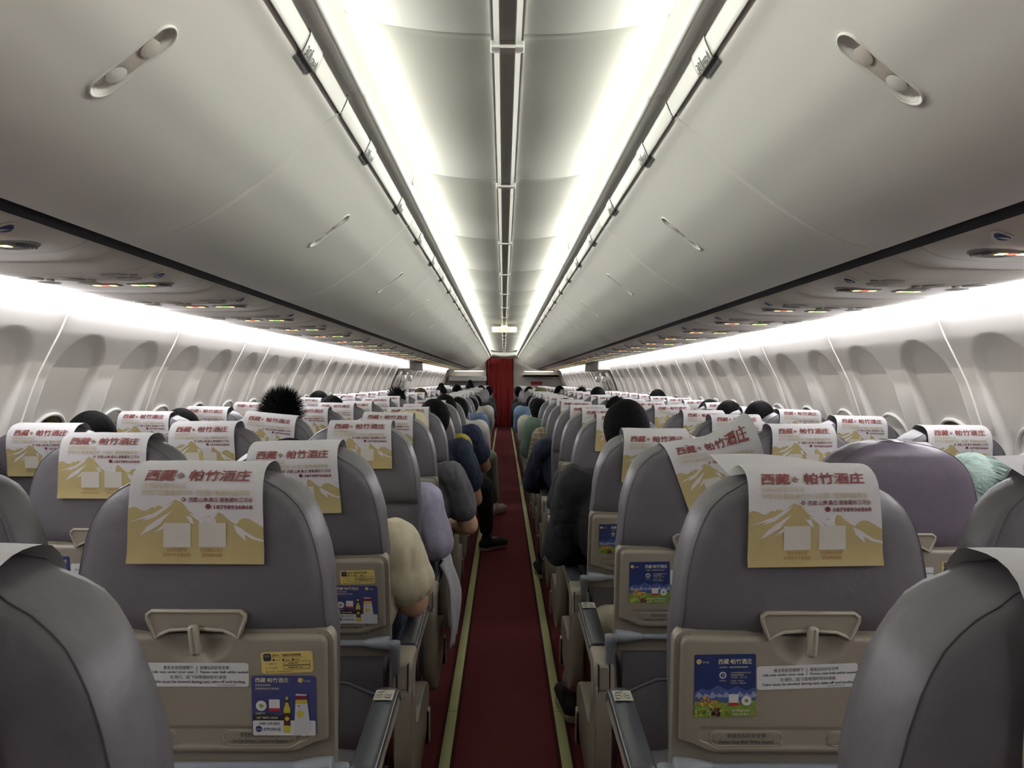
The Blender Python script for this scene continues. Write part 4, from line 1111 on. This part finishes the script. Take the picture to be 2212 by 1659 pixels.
    if style == 'mint': b.cap(h0+Vector((.02, -.02, -.05)), h0+Vector((.13, -.03, -.16)), .08, .06, SKIN); b.cap(h0+Vector((.13, -.03, -.16)), h0+Vector((.16, -.0, -.28)), .06, .04, SKIN)
    if style == 'long': b.cap(h0+Vector((.0, -.03, -.08)), h0+Vector((0.02, -.04, -.24)), .08, .055, SKIN)
    if style == 'bun': b.ell(h0+Vector((0, -.03, .105)), (.042, .042, .038), SKIN)
    if style == 'spiky':
        pass
    me = remesh(b, 'hair', .008 if r <= 8 else .014, 2, .0015 if style == 'short' else .004, 40, r); me.materials.append(hm); ho = link('hair', me, root)
    st = style if style not in ('bun', 'cap') else 'short'
    cnt = 3000 if r <= 4 else (900 if r <= 8 else 200)
    bb = hairblades(h0, RH, st, cnt, rnd, .0011 if r <= 4 else (.0018 if r <= 8 else .003))
    if style == 'mint':
        for k in range(1200):
            a = Vector((rnd.uniform(-.06, .07), rnd.uniform(-.09, .0), rnd.uniform(-.05, .03))); p = h0+a; l = rnd.uniform(.2, .3); q = [p]; g = Vector((.7, -.12, -.3+rnd.uniform(-.1, .1))).normalized()
            for _ in range(5): p = p+g*l/5; q.append(p.copy()); g = (g+Vector((-.02, 0, -.22))).normalized()
            vs = []
            for qq in q[:-1]: vs += [qq-Vector((.0005, 0, .0011)), qq+Vector((.0005, 0, .0011))]
            vs.append(q[-1]); bb.add(vs, [(2*i, 2*i+1, 2*i+3, 2*i+2) for i in range(4)]+[(8, 9, 10)], HAIR)
    m2 = mesh_of(bb, 'hair_strands'); m2.materials.clear(); m2.materials.append(hm)
    o = link('hair_strands', m2, ho); o['kind'] = 'stuff'
    if hat:
        hmn = mat('hat_'+hat, hat, .9, .3, 60); b = MB()
        G = []
        for rr, z in ((.104, .0), (.103, .01), (.098, .03), (.098, .06), (.092, .09), (.07, .115), (.03, .124), (.002, .125)):
            G.append([tuple(hc+Vector((rr*cos(a)*.95, rr*1.08*sin(a)-.005, z+.006*noise.noise(Vector((cos(a)*2, sin(a)*2, z*20))))) ) for a in [2*pi*k/28 for k in range(28)]])
        b.grid(G, hmn, True, cv=True); b.build('hat', root)
    return root
P_ = person
# left block
P_('C', 2, -.61, 1.17, 'short', 'c9c0a4', 'person in a cream t-shirt with an elbow out in the aisle, nearest on the left', near=True, arm=(-.262, 2.40, .70), forearm=(-.33, 2.62, .66), shx=-.47, shz=.87, legs='3a4660')
P_('C', 3, -.50, 1.10, 'short', 'a9a6bf', 'person in a lilac shirt, only the sleeve showing beside the aisle', near=True, arm=(-.255, 3.10, .73), forearm=(-.34, 3.32, .68), shx=-.46, shz=.89, long=True, legs='3b4652')
P_('C', 4, -.445, 1.185, 'short', '57565a', 'person in a grey t-shirt and cream hat with a bare elbow in the aisle', near=True, arm=(-.165, 3.92, .655), forearm=(-.30, 4.10, .62), shx=-.42, shz=.90, hat='c2bb98', legs='4a4d3f')
P_('C', 5, -.385, 1.235, 'short', '1f2a40', 'black-haired person in a navy t-shirt leaning into the aisle with bent elbow', near=True, arm=(-.165, 4.68, .67), forearm=(-.30, 4.85, .66), shx=-.40, shz=.95, skin=SKIN2)
P_('C', 6, -.42, 1.18, 'short', '9a8a2a', 'person in a mustard yellow top beside the aisle on the left', arm=(-.235, 5.45, .72), long=True, shx=-.44, shz=.93, legs='2a2c33')
P_('C', 7, -.43, 1.235, 'short', '252c4a', 'person in dark trousers with one leg and sneaker stretched out into the aisle', near=True, arm=(-.14, 6.20, .70), forearm=(-.26, 6.36, .66), shx=-.40, shz=.95, legs='16181d', leg=((-.15, 6.30, .54), (-.13, 6.50, .14), (.75, .66, 0)), shoes='16161a', skin=SKIN2)
P_('C', 8, -.375, 1.20, 'short', 'c8c5c0', 'person in a white top leaning out behind the navy shirt on the left', arm=(-.17, 6.95, .78), shx=-.36, shz=.95, long=True, legs='7a7a66')
P_('C', 9, -.42, 1.16, 'short', '5f7695', 'person in faded blue clothes beside the aisle on the left', arm=(-.19, 7.7, .86), long=True, shx=-.38, shz=.98, legs='6d7060', leg=((-.13, 8.0, .60), (-.09, 8.25, .12), (.5, .8, 0)), shoes='b9aaa0')
P_('C', 11, -.36, 1.15, 'short', 'b5b2aa', 'person in a pale top beside the aisle in the eleventh row left', arm=(-.17, 9.2, .85), long=True, shx=-.34, shz=1.0, legs='232429')
P_('C', 13, -.36, 1.15, 'short', '1d1e24', 'person in black beside the aisle in the thirteenth row left', arm=(-.15, 10.7, .9), long=True, shx=-.34, shz=1.0)
P_('A', 2, -1.54, 1.13, 'long', '2b2c33', 'person with long black hair cut off by the left edge')
P_('A', 3, -1.53, 1.215, 'short', '3a3b44', 'person with short black hair in front of the left windows, nearest there')
P_('A', 4, -1.485, 1.20, 'short', '2e3038', 'person with black hair leaning right of the left window seat, fourth row')
P_('B', 4, -1.026, 1.275, 'spiky', '34363e', 'person with spiky black hair standing up above the slanted cover')
P_('B', 6, -1.10, 1.235, 'short', '34363e', 'dark-haired person behind the sixth row cover on the left')
P_('A', 8, -1.51, 1.245, 'short', '34363e', 'dark-haired person by the left wall just beyond the spiky hair')
P_('B', 9, -.97, 1.262, 'spiky', '2c2d33', 'person with short black hair in the ninth row left middle seat')
P_('B', 12, -.98, 1.245, 'short', '44403a', 'brown-haired person in the twelfth row left', haircol='3a2a1c')
P_('B', 15, -.90, 1.262, 'bun', '2c2d33', 'person with pointed top hair in the fifteenth row left')
P_('B', 18, -.80, 1.265, 'short', '2c2d33', 'dark-haired person in the eighteenth row left')
P_('C', 20, -.64, 1.31, 'bun', '2c2d33', 'person with dark hair highest above the far left seats')
P_('C', 21, -.45, 1.24, 'short', '2c2d33', 'dark-haired person in the twenty-first row left aisle seat')
P_('C', 23, -.32, 1.22, 'short', '2c2d33', 'dark-haired person leaning into the aisle near the curtain on the left')
# right block
P_('D', 3, .455, 1.27, 'short', '18181b', 'person in a black jacket with large head of black hair, right aisle seat', near=True, hy=3.10, arm=(.215, 3.17, .70), forearm=(.36, 3.32, .66), shx=.43, shz=.95, long=True, legs='15161a')
P_('D', 2, .50, 1.10, 'short', '3f4046', 'person in beige trousers, foot showing under the right aisle seats', arm=(.40, 2.50, .66), forearm=(.47, 2.66, .64), shx=.58, shoes='1b1b1e', legs='a39b86', leg=((.36, 2.85, .50), (.275, 3.28, .14), (-.12, 1, 0)))
P_('D', 5, .50, 1.12, 'short', '3f4046', 'person whose dark sneaker shows at the edge of the right aisle strip', shoes='2b2a2c', legs='1c1d21', leg=((.36, 5.0, .50), (.27, 5.62, .13), (-.12, 1, 0)))
P_('D', 6, .44, 1.14, 'short', '1c2236', 'person in a dark navy jacket with elbow out beside the right aisle', near=True, arm=(.185, 5.42, .67), forearm=(.34, 5.5, .64), shx=.42, shz=.90, long=True, legs='15161a')
P_('D', 7, .46, 1.14, 'short', '6f6350', 'person in a beige plaid shirt beside the right aisle', arm=(.235, 6.2, .70), long=True, shx=.44, shz=.93, plaid=True)
P_('D', 8, .50, 1.195, 'short', '5f7566', 'person in a sage green top beside the right aisle', arm=(.20, 6.85, .76), long=True, shx=.40, shz=.97)
P_('D', 9, .325, 1.175, 'short', 'bdbbae', 'person in a white top, head leaning into the right aisle', arm=(.19, 7.6, .83), long=True, shx=.36, shz=.96)
P_('D', 11, .36, 1.15, 'short', '6f8aa6', 'person in a light blue shirt beside the right aisle', arm=(.17, 9.15, .82), long=True, shx=.34, shz=1.0)
P_('D', 13, .36, 1.15, 'short', '1b1b20', 'person in black beside the right aisle, thirteenth row', arm=(.15, 10.65, .8), long=True, shx=.34, shz=1.0)
P_('E', 2, 1.33, 1.14, 'mint', '8a8f8c', 'person with long mint green hair beside the plum seat', haircol='95a89f', shx=1.1)
P_('E', 5, 1.13, 1.185, 'short', '3a3b44', 'person with dark brown hair low behind the right middle seats, fifth row', haircol='2d1f18')
P_('F', 5, 1.41, 1.235, 'short', '3a3b44', 'person with black hair nearest the right wall, fifth row')
P_('F', 6, 1.44, 1.22, 'short', '3a3b44', 'person with black hair by the right wall, sixth row')
P_('F', 7, 1.50, 1.21, 'short', '3a3b44', 'person with black hair by the right wall, seventh row')
P_('E', 7, .82, 1.225, 'tuft', '3a3b44', 'person with black hair just right of the large black head')
P_('F', 10, 1.53, 1.262, 'short', '3a3b44', 'black-haired person alone against the pale right wall panels')
P_('E', 11, 1.02, 1.278, 'short', '2c2d33', 'black-haired person in the eleventh row right middle seat')
P_('E', 15, 1.12, 1.248, 'spiky', '2c2d33', 'dark-haired person in the fifteenth row right')
P_('E', 17, .90, 1.26, 'short', '2c2d33', 'dark-haired person in the seventeenth row right')
P_('D', 14, .50, 1.23, 'short', '2c2d33', 'person in an olive cap in the fourteenth row right', hat='55552c')
P_('D', 18, .43, 1.24, 'short', '2c2d33', 'dark-haired person in the eighteenth row right aisle seat')
P_('D', 22, .30, 1.22, 'short', '2c2d33', 'dark-haired person leaning into the aisle near the curtain on the right')
# ================================================================== small things
def at_seat(c, r, x, z, y): return (BX[c]+x, YP(r)+y, z)
b = MB(); f = lambda u, v: (u, 0, v)
b.rrect(-.05, -.06, .05, .04, .005, f, STICK); g = lambda u, v: (u, -.0006, v)
b.text('BOEING 737', -.040, .022, .008, g, INK, fit=.062, bold=.01); b.text('安全须知', -.040, .010, .007, g, REDP, fit=.026); b.text('SAFETY INSTRUCTIONS', -.040, .003, .004, g, INK, fit=.055); b.text('请勿带离飞机', -.040, -.004, .004, g, INK, fit=.04)
o = b.build('safety_card', loc=at_seat('D', 2, -.03, .575, -.075), rot=(radians(4), 0, 0)); tag(o, 'white airliner safety card in the seat pocket, second row right aisle', 'card')
b = MB(); b.box(-.09, .04, 0, .002, -.06, .022, MAROON, 0); o = b.build('menu_card', loc=at_seat('C', 2, .02, .572, -.075), rot=(radians(4), 0, 0)); tag(o, 'dark red card in the seat pocket, second row left aisle', 'card')
# white garment hanging over the left armrest of the third row
b = MB(); G = []
for i in range(17):
    u = i/16; row = []
    for j in range(19):
        v = j/18; n = noise.noise(Vector((u*5, v*2, 3)))
        row.append((-.238+.045*sin(v*2.2)+.016*n+.010*sin(u*9), 3.06+.34*u+.05*v*(u-.5), .655-.30*v+.03*n-(.05*u*v)))
    G.append(row)
b.grid(G, mat('garment_white', 'c4c4cb', .9, .3, 80), True)
o = b.build('white_shirt'); md = o.modifiers.new('thick', 'SOLIDIFY'); md.thickness = .008; tag(o, 'white shirt draped over the left aisle armrest of the third row', 'garment')

bpy.data.scenes.remove(TS)
